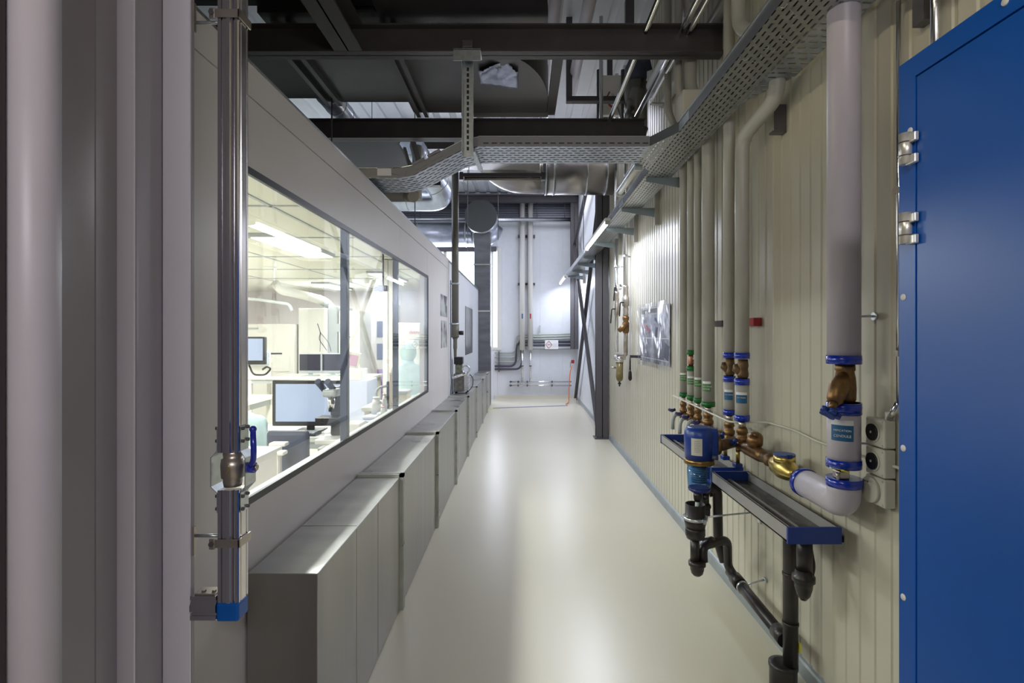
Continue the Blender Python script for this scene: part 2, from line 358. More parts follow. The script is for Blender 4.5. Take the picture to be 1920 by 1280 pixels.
# steel column of the right wall, and the corner column
def column(x0, x1, y0, y1, z1, label):
    c = MB(); c.box(x0, x1, y0, y0+0.014, 0.0, z1); c.box(x0, x1, y1-0.014, y1, 0.0, z1); c.box((x0+x1)/2-0.005, (x0+x1)/2+0.005, y0, y1, 0, z1)
    t_ = thing('steel_column', label, 'column', ((x0+x1)/2, (y0+y1)/2, 0)); build('column_shaft', c, M_steel, t_)
    build('base_plate', MB().box(x0-0.03, x1-0.0, y0-0.03, y1+0.03, 0, 0.018), M_steel, t_)
column(1.125, 1.30, 8.05, 8.22, RZ-0.01, 'dark grey steel column standing against the ribbed right wall')
tag(build('steel_column', MB().box(1.14, 1.31, 12.50, 12.514, 1.22, RZ-0.01).box(1.14, 1.31, 12.62, 12.634, 1.22, RZ-0.01).box(1.22, 1.23, 12.5, 12.63, 1.22, RZ-0.01), M_steel), 'dark grey steel column in the far right corner above the cable bundle', 'column')
def brace(a, b, label, off=0):
    m_ = MB(); m_.bar(a, b, 0.012, 0.13); m_.bar(Vector(a)+Vector((-0.03, 0, 0)), Vector(b)+Vector((-0.03, 0, 0)), 0.05, 0.012)
    tag(build('diagonal_brace', m_, M_steel), label, 'brace')
brace((1.25, 12.3, 0.10), (1.25, 8.35, 3.95), 'dark steel brace rising towards the viewer from the far corner foot')
brace((1.20, 8.30, 0.08), (1.20, 12.2, 3.6), 'dark steel brace rising from the near column foot towards the far corner')
brace((1.22, 12.3, 3.6), (1.22, 8.3, 4.75), 'dark steel brace high up under the roof beside the far window wall')
# ============================================================ STEELWORK OVERHEAD
def ibeam_x(y0, y1, z0, z1, xa, xb, label):
    m_ = MB(); c = (y0+y1)/2
    m_.box(xa, xb, y0, y1, z0, z0+0.010); m_.box(xa, xb, y0, y1, z1-0.010, z1); m_.box(xa, xb, c-0.004, c+0.004, z0, z1)
    return tag(build('steel_beam', m_, M_beam), label, 'beam')
ibeam_x(3.41, 3.515, 3.40, 3.58, -5.5, 1.30, 'dark steel cross beam nearest the camera, the tray hanger clamped under it')
ibeam_x(4.92, 5.03, 3.40, 3.58, -5.5, 1.14, 'second dark steel cross beam from the camera, above the slotted tray')
ibeam_x(6.5, 6.6, 3.40, 3.58, -5.5, -1.0, 'third dark steel cross beam, seen over the cleanroom behind the second')
ibeam_x(8.7, 8.85, 4.60, 4.80, -2.5, 1.2, 'dark beam high under the white roof behind the round pipes')
m_ = MB(); m_.box(-1.20, -1.02, -1.5, 3.405, 3.40, 3.412); m_.box(-1.20, -1.02, -1.5, 3.405, 3.568, 3.58); m_.box(-1.115, -1.105, -1.5, 3.405, 3.4, 3.58)
tag(build('steel_beam', m_, mat('beam_brown', (0.075, 0.07, 0.07), 0.4)), 'grey-brown steel beam running lengthwise over the cleanroom to the nearest cross beam', 'beam')
m_ = MB(); y = -1.5; pl = []
while y < 3.3: pl += [(y, 3.62), (y+0.06, 3.62), (y+0.075, 3.66), (y+0.105, 3.66)]; y += 0.12
m_.prism(pl+[(3.36, 3.66), (3.36, 3.70), (-1.5, 3.70)], 'x', -5.5, -0.93)
tag(build('corrugated_deck', m_, M_black), 'black corrugated metal deck over the cleanroom at the upper left', 'deck')
tag(build('corrugated_deck', MB().box(-5.5, -1.72, 3.55, 4.55, 3.60, 3.66).box(-5.5, -1.2, 5.06, 6.5, 3.41, 3.45), M_black), 'black flat sheets added for the dark void over the cleanroom behind the nearest cross beam', 'deck')  # occluding sheets put in to keep the void above the cleanroom dark
# big dark rectangular air duct with rounded corner
duct = thing('air_duct', 'wide dark rectangular air duct with a rounded corner overhead', 'duct', (-0.7, 3.5, 3.6))
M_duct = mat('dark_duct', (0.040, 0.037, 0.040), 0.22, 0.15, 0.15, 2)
def arc(cx, cy, r, a0, a1, n=14, ry=None):
    return [(cx+r*math.cos(math.radians(a0+(a1-a0)*k/n)), cy+(ry or r)*math.sin(math.radians(a0+(a1-a0)*k/n))) for k in range(n+1)]
pl = [(-0.92, 1.6), (-0.25, 1.6)]+arc(-0.25, 3.55, 0.42, -75, 0, 12, 1.1)+[(0.17, 3.7), (0.05, 3.78), (-1.68, 3.78), (-1.68, 3.38), (-0.92, 3.38)]
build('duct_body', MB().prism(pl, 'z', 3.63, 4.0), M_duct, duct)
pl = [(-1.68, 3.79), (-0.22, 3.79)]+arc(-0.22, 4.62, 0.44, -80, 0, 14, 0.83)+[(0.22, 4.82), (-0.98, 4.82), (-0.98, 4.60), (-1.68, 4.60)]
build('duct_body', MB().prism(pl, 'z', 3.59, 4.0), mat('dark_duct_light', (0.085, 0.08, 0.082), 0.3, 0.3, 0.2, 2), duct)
build('duct_flange', MB().box(-0.55, 0.235, 4.82, 4.86, 3.565, 4.02), mat('pale_flange', (0.2, 0.2, 0.19), 0.4, 0.3), duct)
build('duct_flange', MB().box(0.225, 0.30, 3.6, 4.9, 3.60, 3.64), M_beam, duct)
for x_ in (-1.66, -1.56, -0.93, -0.86):
    build('stiffener', MB().box(x_-0.018, x_+0.018, 3.55, 4.58 if x_ < -1 else 4.82, 3.545, 3.59), mat('stiffener_grey', (0.09, 0.085, 0.09), 0.4, 0.3), duct)
m_ = MB(); n = 14
g = [[None]*(n+1) for _ in range(n+1)]
for i in range(n+1):
    for k in range(n+1):
        u, v = i/n, k/n; x_ = -0.33+0.30*u; y_ = 3.93+0.40*v-0.10*(1-u)*v
        g[i][k] = m_.bm.verts.new((x_, y_, 3.575+0.008*random.random()-0.02*math.sin(u*7+v*5)*(1-v)))
for i in range(n):
    for k in range(n):
        if i+k*1.2 > n*0.25 and (i-k) < n*0.75:
            f = m_.bm.faces.new((g[i][k], g[i+1][k], g[i+1][k+1], g[i][k+1])); f.smooth = True
o = build('plastic_sheet', m_, mat('blue_white_film', (0.42, 0.46, 0.62), 0.2, 0.4, 0.2, 14, 0.5)); sm = o.modifiers.new('s', 'SOLIDIFY'); sm.thickness = 0.003
tag(o, 'crumpled bluish plastic sheet clinging under the dark duct beside the tray hanger', 'plastic sheet')
# ============================================================ CABLE TRAYS
H = 2.80
tr = thing('cable_tray', 'slotted metal cable tray running along the right wall towards the window', 'cable tray', (1.05, 4, H))
TX0, TX1 = 0.94, 1.150
poly = [(TX0, -1.0), (TX1, -1.0), (TX1, 11.6), (TX0, 11.6), (TX0, 3.95), (TX0-0.12, 3.77), (TX0-0.12, 3.43), (TX0, 3.18)]
build('tray_floor', MB().prism(poly, 'z', H, H+0.0015), M_sloty, tr)
def side(mb_, x, y0, y1, z0, z1, t=0.002): mb_.box(x-t/2, x+t/2, y0, y1, z0, z1)
M_railg = mat('rail_grey', (0.22, 0.23, 0.26), 0.4, 0.7)
for a_, b_ in ((-1, 3.18), (3.95, 11.6)):
    m_ = MB(); side(m_, TX0, a_, b_, H, H+0.06); build('side_rail', m_, M_railg, tr); build('rail_lip', MB().box(TX0-0.007, TX0+0.006, a_, b_, H+0.058, H+0.064), M_zinc, tr)
m_ = MB(); side(m_, TX1, -1, 11.6, H, H+0.06); build('side_rail', m_, M_zinc, tr)
build('side_rail', MB().bar((TX0, 3.18, H+0.03), (TX0-0.12, 3.43, H+0.03), 0.002, 0.06), M_railg, tr); build('side_rail', MB().bar((TX0, 3.95, H+0.03), (TX0-0.12, 3.77, H+0.03), 0.002, 0.06), M_zinc, tr)
build('tray_gusset', MB().prism([(TX1, 1.45), (TX1+0.13, 1.62), (TX1+0.13, 2.50), (TX1, 2.80)], 'z', H+0.002, H+0.004), M_slotx, tr)
for yy in (1.2, 3.1, 5.05, 8.0):
    build('joint_plate', MB().box(TX0-0.004, TX0-0.001, yy-0.1, yy+0.1, H+0.006, H+0.05), M_zinc, tr)
# branch across the corridor
cr = thing('cable_tray', 'slotted metal cable tray crossing over the corridor and dipping onto the cleanroom wall', 'cable tray', (0, 3.6, H))
CY0, CY1 = 3.43, 3.78
prof = [(TX0-0.122, H), (-0.28, H), (-0.40, H-0.03), (-0.70, H-0.185), (-0.80, H-0.205), (-2.4, H-0.205)]
def strip(mb_, pr, y0, y1, z0=0.0, z1=None, t=0.0015):
    for (xa, za), (xb, zb) in zip(pr, pr[1:]):
        vs = [mb_.bm.verts.new(c) for c in ((xa, y0, za+z0), (xb, y0, zb+z0), (xb, y1, zb+(z1 if z1 is not None else z0)), (xa, y1, za+(z1 if z1 is not None else z0)))]
        mb_.bm.faces.new(vs)
    return mb_
o = build('tray_floor', strip(MB(), prof, CY0, CY1), M_slotx, cr); s_ = o.modifiers.new('s', 'SOLIDIFY'); s_.thickness = 0.002
M_rail = mat('rail_pale', (0.24, 0.24, 0.25), 0.5, 0.5)
for yy, nm in ((CY0, 0), (CY1, 1)):
    o = build('side_rail', strip(MB(), prof, yy, yy+0.0001, 0.0, 0.062), M_rail, cr); s_ = o.modifiers.new('s', 'SOLIDIFY'); s_.thickness = 0.003
    o = build('rail_lip', strip(MB(), prof, yy-0.006, yy+0.006, 0.062), M_zinc, cr); s_ = o.modifiers.new('s', 'SOLIDIFY'); s_.thickness = 0.003
m_ = MB(); x_ = -0.25
while x_ < 0.80: m_.box(x_, x_+0.034, CY0-0.0035, CY0-0.001, H+0.016, H+0.023); x_ += 0.054
build('rail_slot', m_, M_blk, cr)['kind'] = 'stuff'
for x_, z_, a in ((-0.885, H-0.165, 0), (-0.79, H-0.160, 12), (-0.66, H-0.115, -28), (-0.56, H-0.06, -28)):
    build('joint_plate', MB().box(x_-0.045, x_+0.045, CY0-0.006, CY0-0.003, z_-0.026, z_+0.026, rot=Matrix.Rotation(math.radians(a), 3, 'Y')), M_paper if x_ < -0.85 else M_rail, cr, 'white joint plate' if x_ < -0.85 else None)
# unseen cables added in the trays so their slots read dark
m_ = MB()
for k in range(9):
    x_ = TX0+0.016+k*0.022; m_.tube([(x_, -1, H+0.011)]+[(x_+random.uniform(-0.003, 0.003), -1+q*0.9, H+0.011) for q in range(1, 14)]+[(x_, 11.5, H+0.011)], 0.0095, 8, 0.05, 2)
tag(build('slot_darkening_cables', m_, M_black), 'black cables added side by side in the long tray to darken its slots', 'cables', kind='stuff')
m_ = MB()
for k in range(13):
    y_ = CY0+0.022+k*0.026; m_.tube([(0.8, y_, H+0.012), (-0.28, y_, H+0.012), (-0.40, y_, H-0.018), (-0.70, y_, H-0.172), (-0.82, y_, H-0.192), (-2.3, y_, H-0.192)], 0.0095, 8, 0.03, 3)
tag(build('slot_darkening_cables', m_, M_black), 'black cables added side by side in the crossing tray to darken its slots', 'cables', kind='stuff')
# hanger rail
hg = thing('tray_hanger', 'perforated steel channel hanger holding the crossing tray below the beam', 'hanger', (-0.35, 3.47, 2.72))
hx = -0.345; hy = 3.395
m_ = MB(); m_.box(hx-0.036, hx+0.036, hy-0.004, hy, 2.72, 3.37); m_.box(hx-0.036, hx-0.032, hy, hy-0.03, 2.72, 3.37); m_.box(hx+0.032, hx+0.036, hy, hy-0.03, 2.72, 3.37)
build('channel', m_, M_zinc, hg)
m_ = MB(); z = 2.76
while z < 3.3: m_.box(hx-0.007, hx+0.007, hy-0.006, hy-0.004, z, z+0.022); z += 0.036
build('channel_slot', m_, M_blk, hg)['kind'] = 'stuff'
build('head_plate', MB().box(hx-0.085, hx+0.085, 3.33, 3.46, 3.368, 3.376).box(hx-0.085, hx+0.085, 3.33, 3.334, 3.30, 3.372), M_zinc, hg)
build('clamp', MB().box(hx-0.035, hx+0.035, 3.36, 3.405, 3.40, 3.45, 0.006), M_steel, hg)
build('foot_arm', MB().bar((hx+0.03, 3.40, 2.765), (hx+0.05, 3.80, 2.765), 0.03, 0.02), M_zinc, hg)
m_ = MB(); m_.bar((-0.80, 3.9, 2.98), (-0.70, 3.65, 2.72), 0.04, 0.04); m_.bar((-0.86, 3.9, 2.95), (-0.76, 3.65, 2.70), 0.02, 0.02)
tag(build('tray_hanger', m_, M_zinc), 'slanting steel channel bracket behind the dipping part of the crossing tray', 'hanger')
# wall brackets under the long tray
for k, yy in enumerate((4.13, 5.14, 6.10, 7.1, 8.35, 9.2, 10.2, 11.2)):
    m_ = MB(); m_.prism([(TX0+0.02, H-0.002), (WX-0.045, H-0.002), (WX-0.045, H-0.085), (TX0+0.05, H-0.035), (TX0+0.02, H-0.03)], 'y', yy-0.003, yy+0.003)
    m_.box(TX0+0.02, WX-0.045, yy-0.02, yy+0.02, H-0.004, H-0.001)
    t_ = thing('tray_bracket', ['steel wall bracket closest to the camera under the long cable tray', 'second steel wall bracket under the long cable tray, on a wall rail above the poster', 'third steel wall bracket under the long cable tray', 'steel wall bracket under the tray just before the grey column', 'steel tray bracket just beyond the grey column', 'steel tray bracket above the cross bracing', 'steel tray bracket second from the far end', 'steel tray bracket at the far end by the last lamp'][k], 'bracket', (1.2, yy, H-0.1), 'brackets under the long cable tray')
    build('arm', m_, mat('bracket_zinc', (0.30, 0.36, 0.38), 0.4, 0.7), t_)
    build('wall_rail', MB().box(WX-0.045, WX-0.001, yy-0.022, yy+0.022, H-0.16, H+0.22), M_insg, t_)
# lamps on the tray edge
def tube_lamp(y0, y1, x, z, label, lit):
    t_ = thing('tube_lamp', label, 'lamp', (x, (y0+y1)/2, z))
    build('housing', MB().box(x-0.03, x+0.03, y0, y1, z+0.012, z+0.045, 0.004), M_white if lit else M_zinc, t_)
    build('tube', MB().cyl((x, y0+0.03, z), (x, y1-0.03, z), 0.019, seg=16), M_tube if lit else M_white, t_)
    for yy in (y0, y1-0.03): build('end_cap', MB().box(x-0.026, x+0.026, yy, yy+0.03, z-0.024, z+0.02, 0.004), M_machg, t_)
tube_lamp(5.60, 7.45, 0.90, 2.765, 'lit fluorescent tube lamp on the tray edge, the nearer bright one', True)
tube_lamp(11.1, 12.65, 0.90, 2.765, 'lit fluorescent tube lamp at the far end of the tray near the corner', True)
tube_lamp(3.85, 4.6, 0.84, 2.80, 'unlit lamp fixture beside the tray just beyond the crossing', False)
t_ = thing('ceiling_lamp', 'unlit grey strip lamp hung across the corridor below the round duct', 'lamp', P(940, 329, 7.0))
build('housing', MB().box(-0.80, 0.28, 6.96, 7.04, 3.64, 3.69, 0.006), M_steel, t_)
build('tube', MB().cyl((-0.76, 7.0, 3.62), (0.24, 7.0, 3.62), 0.02), mat('unlit_tube', (0.25, 0.22, 0.2), 0.3), t_)
for x_ in (-0.82, 0.25): build('end_cap', MB().box(x_, x_+0.05, 6.95, 7.05, 3.60, 3.70, 0.004), M_steel, t_)
for x_ in (-0.7, 0.25): build('hanger_wire', MB().cyl((x_, 7.0, 3.69), (x_, 7.0, 4.9), 0.004, seg=6), M_steel, t_)
# loose cable ties under the tray
m_ = MB()
for k in range(46):
    x_ = random.uniform(TX0+0.01, TX1-0.03); yy = random.uniform(1.6, 3.9); a = random.uniform(0, 6.28); l = random.uniform(0.01, 0.022)
    m_.tube([(x_, yy, H-0.001), (x_, yy, H-0.006), (x_+l*math.cos(a), yy+l*math.sin(a), H-0.008), (x_+l*1.3*math.cos(a+0.6), yy+l*1.3*math.sin(a+0.6), H-0.002-0.01*random.random())], 0.0011, 5, 0.002, 2)
tag(build('cable_ties', m_, M_zinc), 'pale cable tie ends sticking out below the slotted tray along the right wall', 'cable ties', kind='stuff')
# ============================================================ LOW DUCT ALONG THE CLEANROOM WALL
dx0, dx1, dz = -0.952, -0.708, 0.768
ld = thing('floor_duct', 'long galvanised rectangular air duct standing on the floor along the cleanroom wall', 'duct', (-0.83, 1.85, 0))
ys = [1.845, 3.10, 4.40, 5.65, 6.92, 8.18, 9.45, 10.70, 11.80]
for k, (a, b) in enumerate(zip(ys, ys[1:])):
    m_ = MB(); m_.box(dx0, dx1, a+0.012 if k else a, b-0.012, 0.004, dz, 0.002, seg=1)
    build('duct_section', m_, M_galvs, ld)
    if k == 0:
        for yy in (2.28, 2.62): build('sheet_fold', MB().box(dx1-0.001, dx1+0.0012, yy, yy+0.003, 0.01, dz-0.004), M_galvs, ld)
        build('sheet_fold', MB().box(dx0, dx1-0.005, 2.30, 2.306, dz-0.001, dz+0.0015), M_galvs, ld)
    if k:
        m_ = MB()
        for o_ in (-0.020, 0.006):
            m_.box(dx1-0.002, dx1+0.022, a+o_, a+o_+0.012, 0.0, dz+0.016); m_.box(dx0, dx1+0.022, a+o_, a+o_+0.012, dz-0.002, dz+0.016)
        m_.box(dx1-0.002, dx1+0.012, a-0.01, a+0.008, 0.0, dz+0.008); m_.box(dx0, dx1+0.01, a-0.01, a+0.008, dz-0.002, dz+0.008)
        build('flange', m_, M_galv, ld)
vd = thing('riser_duct', 'tall galvanised rectangular duct rising from the floor duct to the round end cap', 'duct', (-0.88, 12.0, 0))
m_ = MB(); m_.box(-1.06, -0.705, 11.82, 12.12, 0, 3.84)
build('duct_shaft', m_, mat('dull_zinc', (0.16, 0.165, 0.18), 0.4, 0.4, 0.2, 2, stretch=(1, 1, 4)), vd)
for z_ in (2.07, 3.1): build('flange', MB().box(-1.075, -0.69, 11.805, 12.13, z_, z_+0.03), M_galv, vd)
m_ = MB(); m_.cyl((-0.90, 11.6, 4.14), (-0.90, 12.35, 4.14), 0.345, seg=48)
build('round_drum', m_, M_spiral, vd)
build('end_cap', MB().cyl((-0.90, 11.58, 4.14), (-0.90, 11.60, 4.14), 0.352, seg=48), mat('cap_grey', (0.055, 0.06, 0.06), 0.6, 0.0), vd)
build('drum_band', MB().cyl((-0.90, 11.85, 4.14), (-0.90, 11.88, 4.14), 0.353, seg=48), M_galv, vd)
t_ = thing('round_duct', 'horizontal shiny round duct running left from the drum at the far window', 'duct', (-1.8, 12.35, 3.6))
build('duct_tube', MB().cyl((-5, 12.40, 3.88), (-1.15, 12.40, 3.88), 0.28, seg=40), M_spiral, t_)
build('duct_elbow', MB().tube([(-1.15, 12.40, 3.88), (-0.78, 12.40, 3.88), (-0.70, 12.42, 4.1)], 0.27, 36, 0.2), M_spiral, t_)
for x_ in (-1.30, -1.12, -2.4): build('duct_ring', MB().cyl((x_-0.012, 12.4, 3.88), (x_+0.012, 12.4, 3.88), 0.286, seg=40), M_galv, t_)
# big round duct across the corridor, elbow at its left end
t_ = thing('round_duct', 'big grey round duct crossing into the right wall, its elbow curving up to the left', 'duct', (0.8, 8, 3.6))
M_rd = mat('round_duct_zinc', (0.42, 0.39, 0.38), 0.32, 0.85, 0.08, 4)
build('duct_tube', MB().cyl((0.36, 7.72, 3.86), (1.319, 7.72, 3.86), 0.258, seg=48), M_rd, t_)
build('duct_elbow', MB().tube([(0.32, 7.72, 3.86), (-0.25, 7.72, 3.88), (-0.75, 7.72, 4.55)], 0.25, 40, 0.42, 10), M_rd, t_)
for x_ in (0.34, 0.45, 0.92, 1.20): build('duct_ring', MB().cyl((x_-0.012, 7.72, 3.86), (x_+0.012, 7.72, 3.86), 0.265, seg=48), M_zinc, t_)
t_ = thing('air_duct', 'pale grey box duct section above the unlit strip lamp', 'duct', (-0.3, 7.3, 3.95))
build('duct_body', MB().box(-0.86, 0.24, 7.1, 7.4, 3.86, 4.25, 0.004), mat('pale_duct', (0.33, 0.32, 0.31), 0.35, 0.6), t_)
build('duct_flange', MB().box(-0.90, -0.86, 7.07, 7.4, 3.83, 4.28), M_galv, t_)
# left overhead round ducts
t_ = thing('spiral_duct', 'silver spiral duct bending down from the roof beside the grey vertical pipe', 'duct', (-1.5, 9, 3.6))
pth = [P(770, 270, 8.0), P(800, 320, 8.6), P(838, 375, 9.0), P(700, 375, 9.2), P(640, 375, 9.3)]
build('duct_tube', MB().tube(pth, 0.185, 36, 0.34, 10), M_spiral, t_)
for a, b, k in ((0, 1, 0.3), (0, 1, 0.8), (1, 2, 0.25), (1, 2, 0.55), (2, 3, 0.5)):
    c = pth[a].lerp(pth[b], k); d_ = (pth[b]-pth[a]).normalized()*0.008
    build('duct_ring', MB().cyl(c-d_, c+d_, 0.190, seg=36), M_galv, t_)
t_ = thing('spiral_duct', 'bright spiral duct seen through the gap above the second beam', 'duct', (-2.1, 6, 4.0))
for y_ in (5.6, 7.6): build('hanger_wire', MB().cyl((-2.14, y_, 4.33), (-2.14, y_, RZ), 0.005, seg=6), M_steel, t_)
build('duct_tube', MB().cyl((-2.14, 5.2, 4.22), (-2.14, 8.6, 4.22), 0.125, seg=32), M_spiral, t_)
for k in range(12): build('duct_ring', MB().cyl((-2.14, 5.3+k*0.27, 4.22), (-2.14, 5.308+k*0.27, 4.22), 0.128, seg=32), M_steel, t_)
t_ = thing('grey_pipe', 'grey-brown insulated pipe elbow above the cleanroom wall under the dipping tray', 'pipe', (-1.2, 4.9, 2.9))
build('pipe_run', MB().tube([(-1.9, 4.95, 2.865), (-1.06, 4.95, 2.865), (-0.96, 4.7, 2.80)], 0.048, 24, 0.05), M_insg, t_)
build('pipe_rise', MB().cyl((-1.0, 5.08, 2.87), (-1.0, 5.08, 3.38), 0.045), M_insg, t_)
# horizontal silver pipe in front of the corrugated band
t_ = thing('silver_pipe', 'long horizontal silver pipe crossing just below the corrugated band at the far wall', 'pipe', (-1, 12.6, 4.3))
build('pipe_run', MB().cyl((-6, 12.55, 4.27), (1.2, 12.55, 4.27), 0.042), M_chrome, t_)
for x_ in (-2.4, -1.2, 0.35, 1.0): build('pipe_hanger', MB().cyl((x_, 12.55, 4.3), (x_, 12.55, 4.66), 0.008, seg=8), M_steel, t_)
# hanging wires
for px, py0, py1, d_, lb in ((877, 624-3290/10.5, 470, 10.5, 'thin steel hanger wire left of the round end cap'), (934, 624-3290/10.8, 450, 10.8, 'thin steel hanger wire right of the round end cap'), (622, 624-2000/4.5, 275, 4.5, 'thin vertical hanger rod over the cleanroom wall'), (778, 624-3290/7.0, 440, 7.0, 'thin vertical hanger rod in front of the far round ducts'), (1094, 624-3290/9.5, 492, 9.5, 'thin vertical rod hanging beside the tray near the cross bracing')):
    tag(build('hanger_rod', MB().cyl(P(px, py0, d_), P(px, py1, d_), 0.007, seg=8), M_steel), lb, 'rod')
# grey vertical waste pipe with pump on the duct
t_ = thing('vertical_pipe', 'grey vertical plastic pipe coming down the cleanroom wall to the pump', 'pipe', (-0.885, 7.05, 1.2))
build('pipe_run', MB().cyl((-0.885, 7.05, 1.68), (-0.885, 7.05, 3.82), 0.046), M_pvc, t_)
build('pipe_socket', MB().cyl((-0.885, 7.05, 1.54), (-0.885, 7.05, 1.73), 0.052), M_pvc, t_)
build('reducer', MB().lathe((-0.885, 7.05, 1.28), (0, 0, 1), [(0, 0.018), (0.10, 0.022), (0.12, 0.027), (0.23, 0.027), (0.27, 0.045)]), M_pvc, t_)
build('side_port', MB().cyl((-0.83, 7.05, 1.60), (-0.775, 7.05, 1.60), 0.028), M_blk, t_)
for z_ in (2.25, 1.72): build('pipe_clamp', MB().cyl((-0.885, 7.05, z_-0.012), (-0.885, 7.05, z_+0.012), 0.054).cyl((-0.955, 7.05, z_), (-0.90, 7.05, z_), 0.006), M_zinc, t_)
pm = thing('vacuum_pump', 'small grey and silver vacuum pump standing on the floor duct', 'pump', (-0.85, 7.45, dz))
build('pump_body', MB().box(-0.945, -0.80, 7.35, 7.55, dz+0.02, dz+0.27, 0.01), mat('pump_grey', (0.20, 0.19, 0.17), 0.45, 0.3, 0.3, 20), pm)
m_ = MB()
for k in range(9): m_.box(-0.80, -0.735, 7.34, 7.56, dz+0.05+k*0.023, dz+0.06+k*0.023)
m_.box(-0.80, -0.752, 7.36, 7.54, dz+0.04, dz+0.26); build('cooling_fins', m_, M_chrome, pm)
build('motor_block', MB().box(-0.925, -0.83, 7.36, 7.46, dz+0.27, dz+0.40, 0.01), mat('pump_green', (0.19, 0.20, 0.14), 0.4, 0.5, 0.3, 30), pm)
build('pump_head', MB().box(-0.94, -0.82, 7.34, 7.48, dz+0.40, dz+0.50, 0.008), M_blk, pm)
build('intake_pipe', MB().tube([(-0.955, 7.30, dz+0.22), (-0.93, 7.28, dz+0.22), (-0.80, 7.30, dz+0.27), (-0.76, 7.32, dz+0.28)], 0.022), M_chrome, pm)
m_ = MB(); c = Vector((-0.775, 7.36, dz+0.33)); m_.tube([c+Vector((0.05*math.cos(a), 0, 0.05*math.sin(a))) for a in [k*0.5-1.2 for k in range(12)]], 0.012, 12, 0.01); build('looped_hose', m_, M_zinc, pm)
for x_ in (-0.92, -0.77):
    for y_ in (7.37, 7.53): build('rubber_foot', MB().cyl((x_, y_, dz), (x_, y_, dz+0.022), 0.012), M_blk, pm)
build('power_cord', MB().tube([(-0.735, 7.5, dz+0.25), (-0.69, 7.5, dz+0.2), (-0.69, 7.45, dz+0.08), (-0.76, 7.4, dz+0.01), (-0.76, 7.3, dz+0.006)], 0.006, 8, 0.05), M_blk, pm)
tag(build('cable', MB().tube([(-0.952, 7.1, 2.3), (-0.950, 7.1, 1.1), (-0.945, 7.12, 0.95), (-0.94, 7.0, 0.79)], 0.006, 8, 0.05), M_cabled), 'dark cable running down the cleanroom wall beside the grey pipe', 'cable')
# pictures on the left wall
def photo_mat(name, base, seed):
    m = bpy.data.materials.new(name); m.use_nodes = True; nt = m.node_tree; b = nt.nodes['Principled BSDF']; b.inputs['Roughness'].default_value = 0.3
    tc = nt.nodes.new('ShaderNodeTexCoord'); mp = nt.nodes.new('ShaderNodeMapping'); mp.inputs['Location'].default_value = (seed, seed*2, seed*3)
    n = nt.nodes.new('ShaderNodeTexNoise'); n.inputs['Scale'].default_value = 5; n.inputs['Detail'].default_value = 3
    r = nt.nodes.new('ShaderNodeValToRGB'); e = r.color_ramp.elements; e[0].position = 0.43; e[0].color = (0.03, 0.03, 0.04, 1); e[1].position = 0.56; e[1].color = (*base, 1)
    nt.links.new(tc.outputs['Object'], mp.inputs[0]); nt.links.new(mp.outputs[0], n.inputs['Vector']); nt.links.new(n.outputs['Fac'], r.inputs[0]); nt.links.new(r.outputs[0], b.inputs['Base Color']); return m
tag(build('wall_poster', MB().box(LX, LX+0.004, 6.27, 6.80, 1.80, 2.06), photo_mat('photo_print', (0.5, 0.5, 0.5), 3)), 'small black and white photo print on the cleanroom wall, the upper of the pair', 'poster')
tag(build('wall_poster', MB().box(LX, LX+0.004, 6.32, 6.78, 1.42, 1.75), photo_mat('photo_print', (0.5, 0.5, 0.5), 9)), 'grey photo print on the cleanroom wall hanging under another small print', 'poster')
tag(build('wall_poster', MB().box(LX-0.01, LX-0.006, 9.1, 10.4, 1.22, 2.06), photo_mat('photo_print', (0.10, 0.12, 0.12), 5)), 'large dark poster on the cleanroom wall beyond the pump', 'poster')
# ============================================================ FAR WALL FITTINGS
for x_, lb, c_, cn in ((0.005, 'left of the two white insulated pipes on the far wall, with a blue mark', M_bluel, 'blue mark'), (0.20, 'right of the two white insulated pipes on the far wall, with a red mark', M_red, 'red mark')):
    t_ = thing('wall_pipe', lb, 'pipe', (x_, 12.78, 0.5))
    build('jacket', MB().cyl((x_, 12.78, 1.19), (x_, 12.78, 4.86), 0.062), M_white, t_)
    build('bare_end', MB().cyl((x_, 12.78, 0.42), (x_, 12.78, 1.19), 0.022), M_chrome, t_)
    build('flow_mark', MB().box(x_-0.015, x_+0.015, 12.712, 12.722, 1.94, 2.06), c_, t_, cn)
    for z_ in (3.9, 2.75): build('wall_clamp', MB().box(x_-0.11, x_-0.065, 12.78, 12.895, z_, z_+0.05).box(x_+0.065, x_+0.11, 12.78, 12.895, z_, z_+0.05), M_steel, t_)
    build('pipe_clamp', MB().cyl((x_, 12.78, 0.80), (x_, 12.78, 0.82), 0.032), M_steel, t_)
for z_, lb in ((0.43, 'upper of two thin chrome pipes running low along the far wall'), (0.34, 'lower of two thin chrome pipes running low along the far wall')):
    t_ = thing('chrome_pipe', lb, 'pipe', (0.4, 12.8, z_))
    build('pipe_run', MB().cyl((-0.31, 12.80, z_), (1.18, 12.80, z_), 0.018), M_chrome, t_)
    for x_ in (-0.28, -0.1, 0.12, 0.72): build('pipe_clip', MB().cyl((x_-0.012, 12.8, z_), (x_+0.012, 12.8, z_), 0.027).box(x_-0.01, x_+0.01, 12.8, 12.898, z_-0.006, z_+0.006), M_steel, t_)
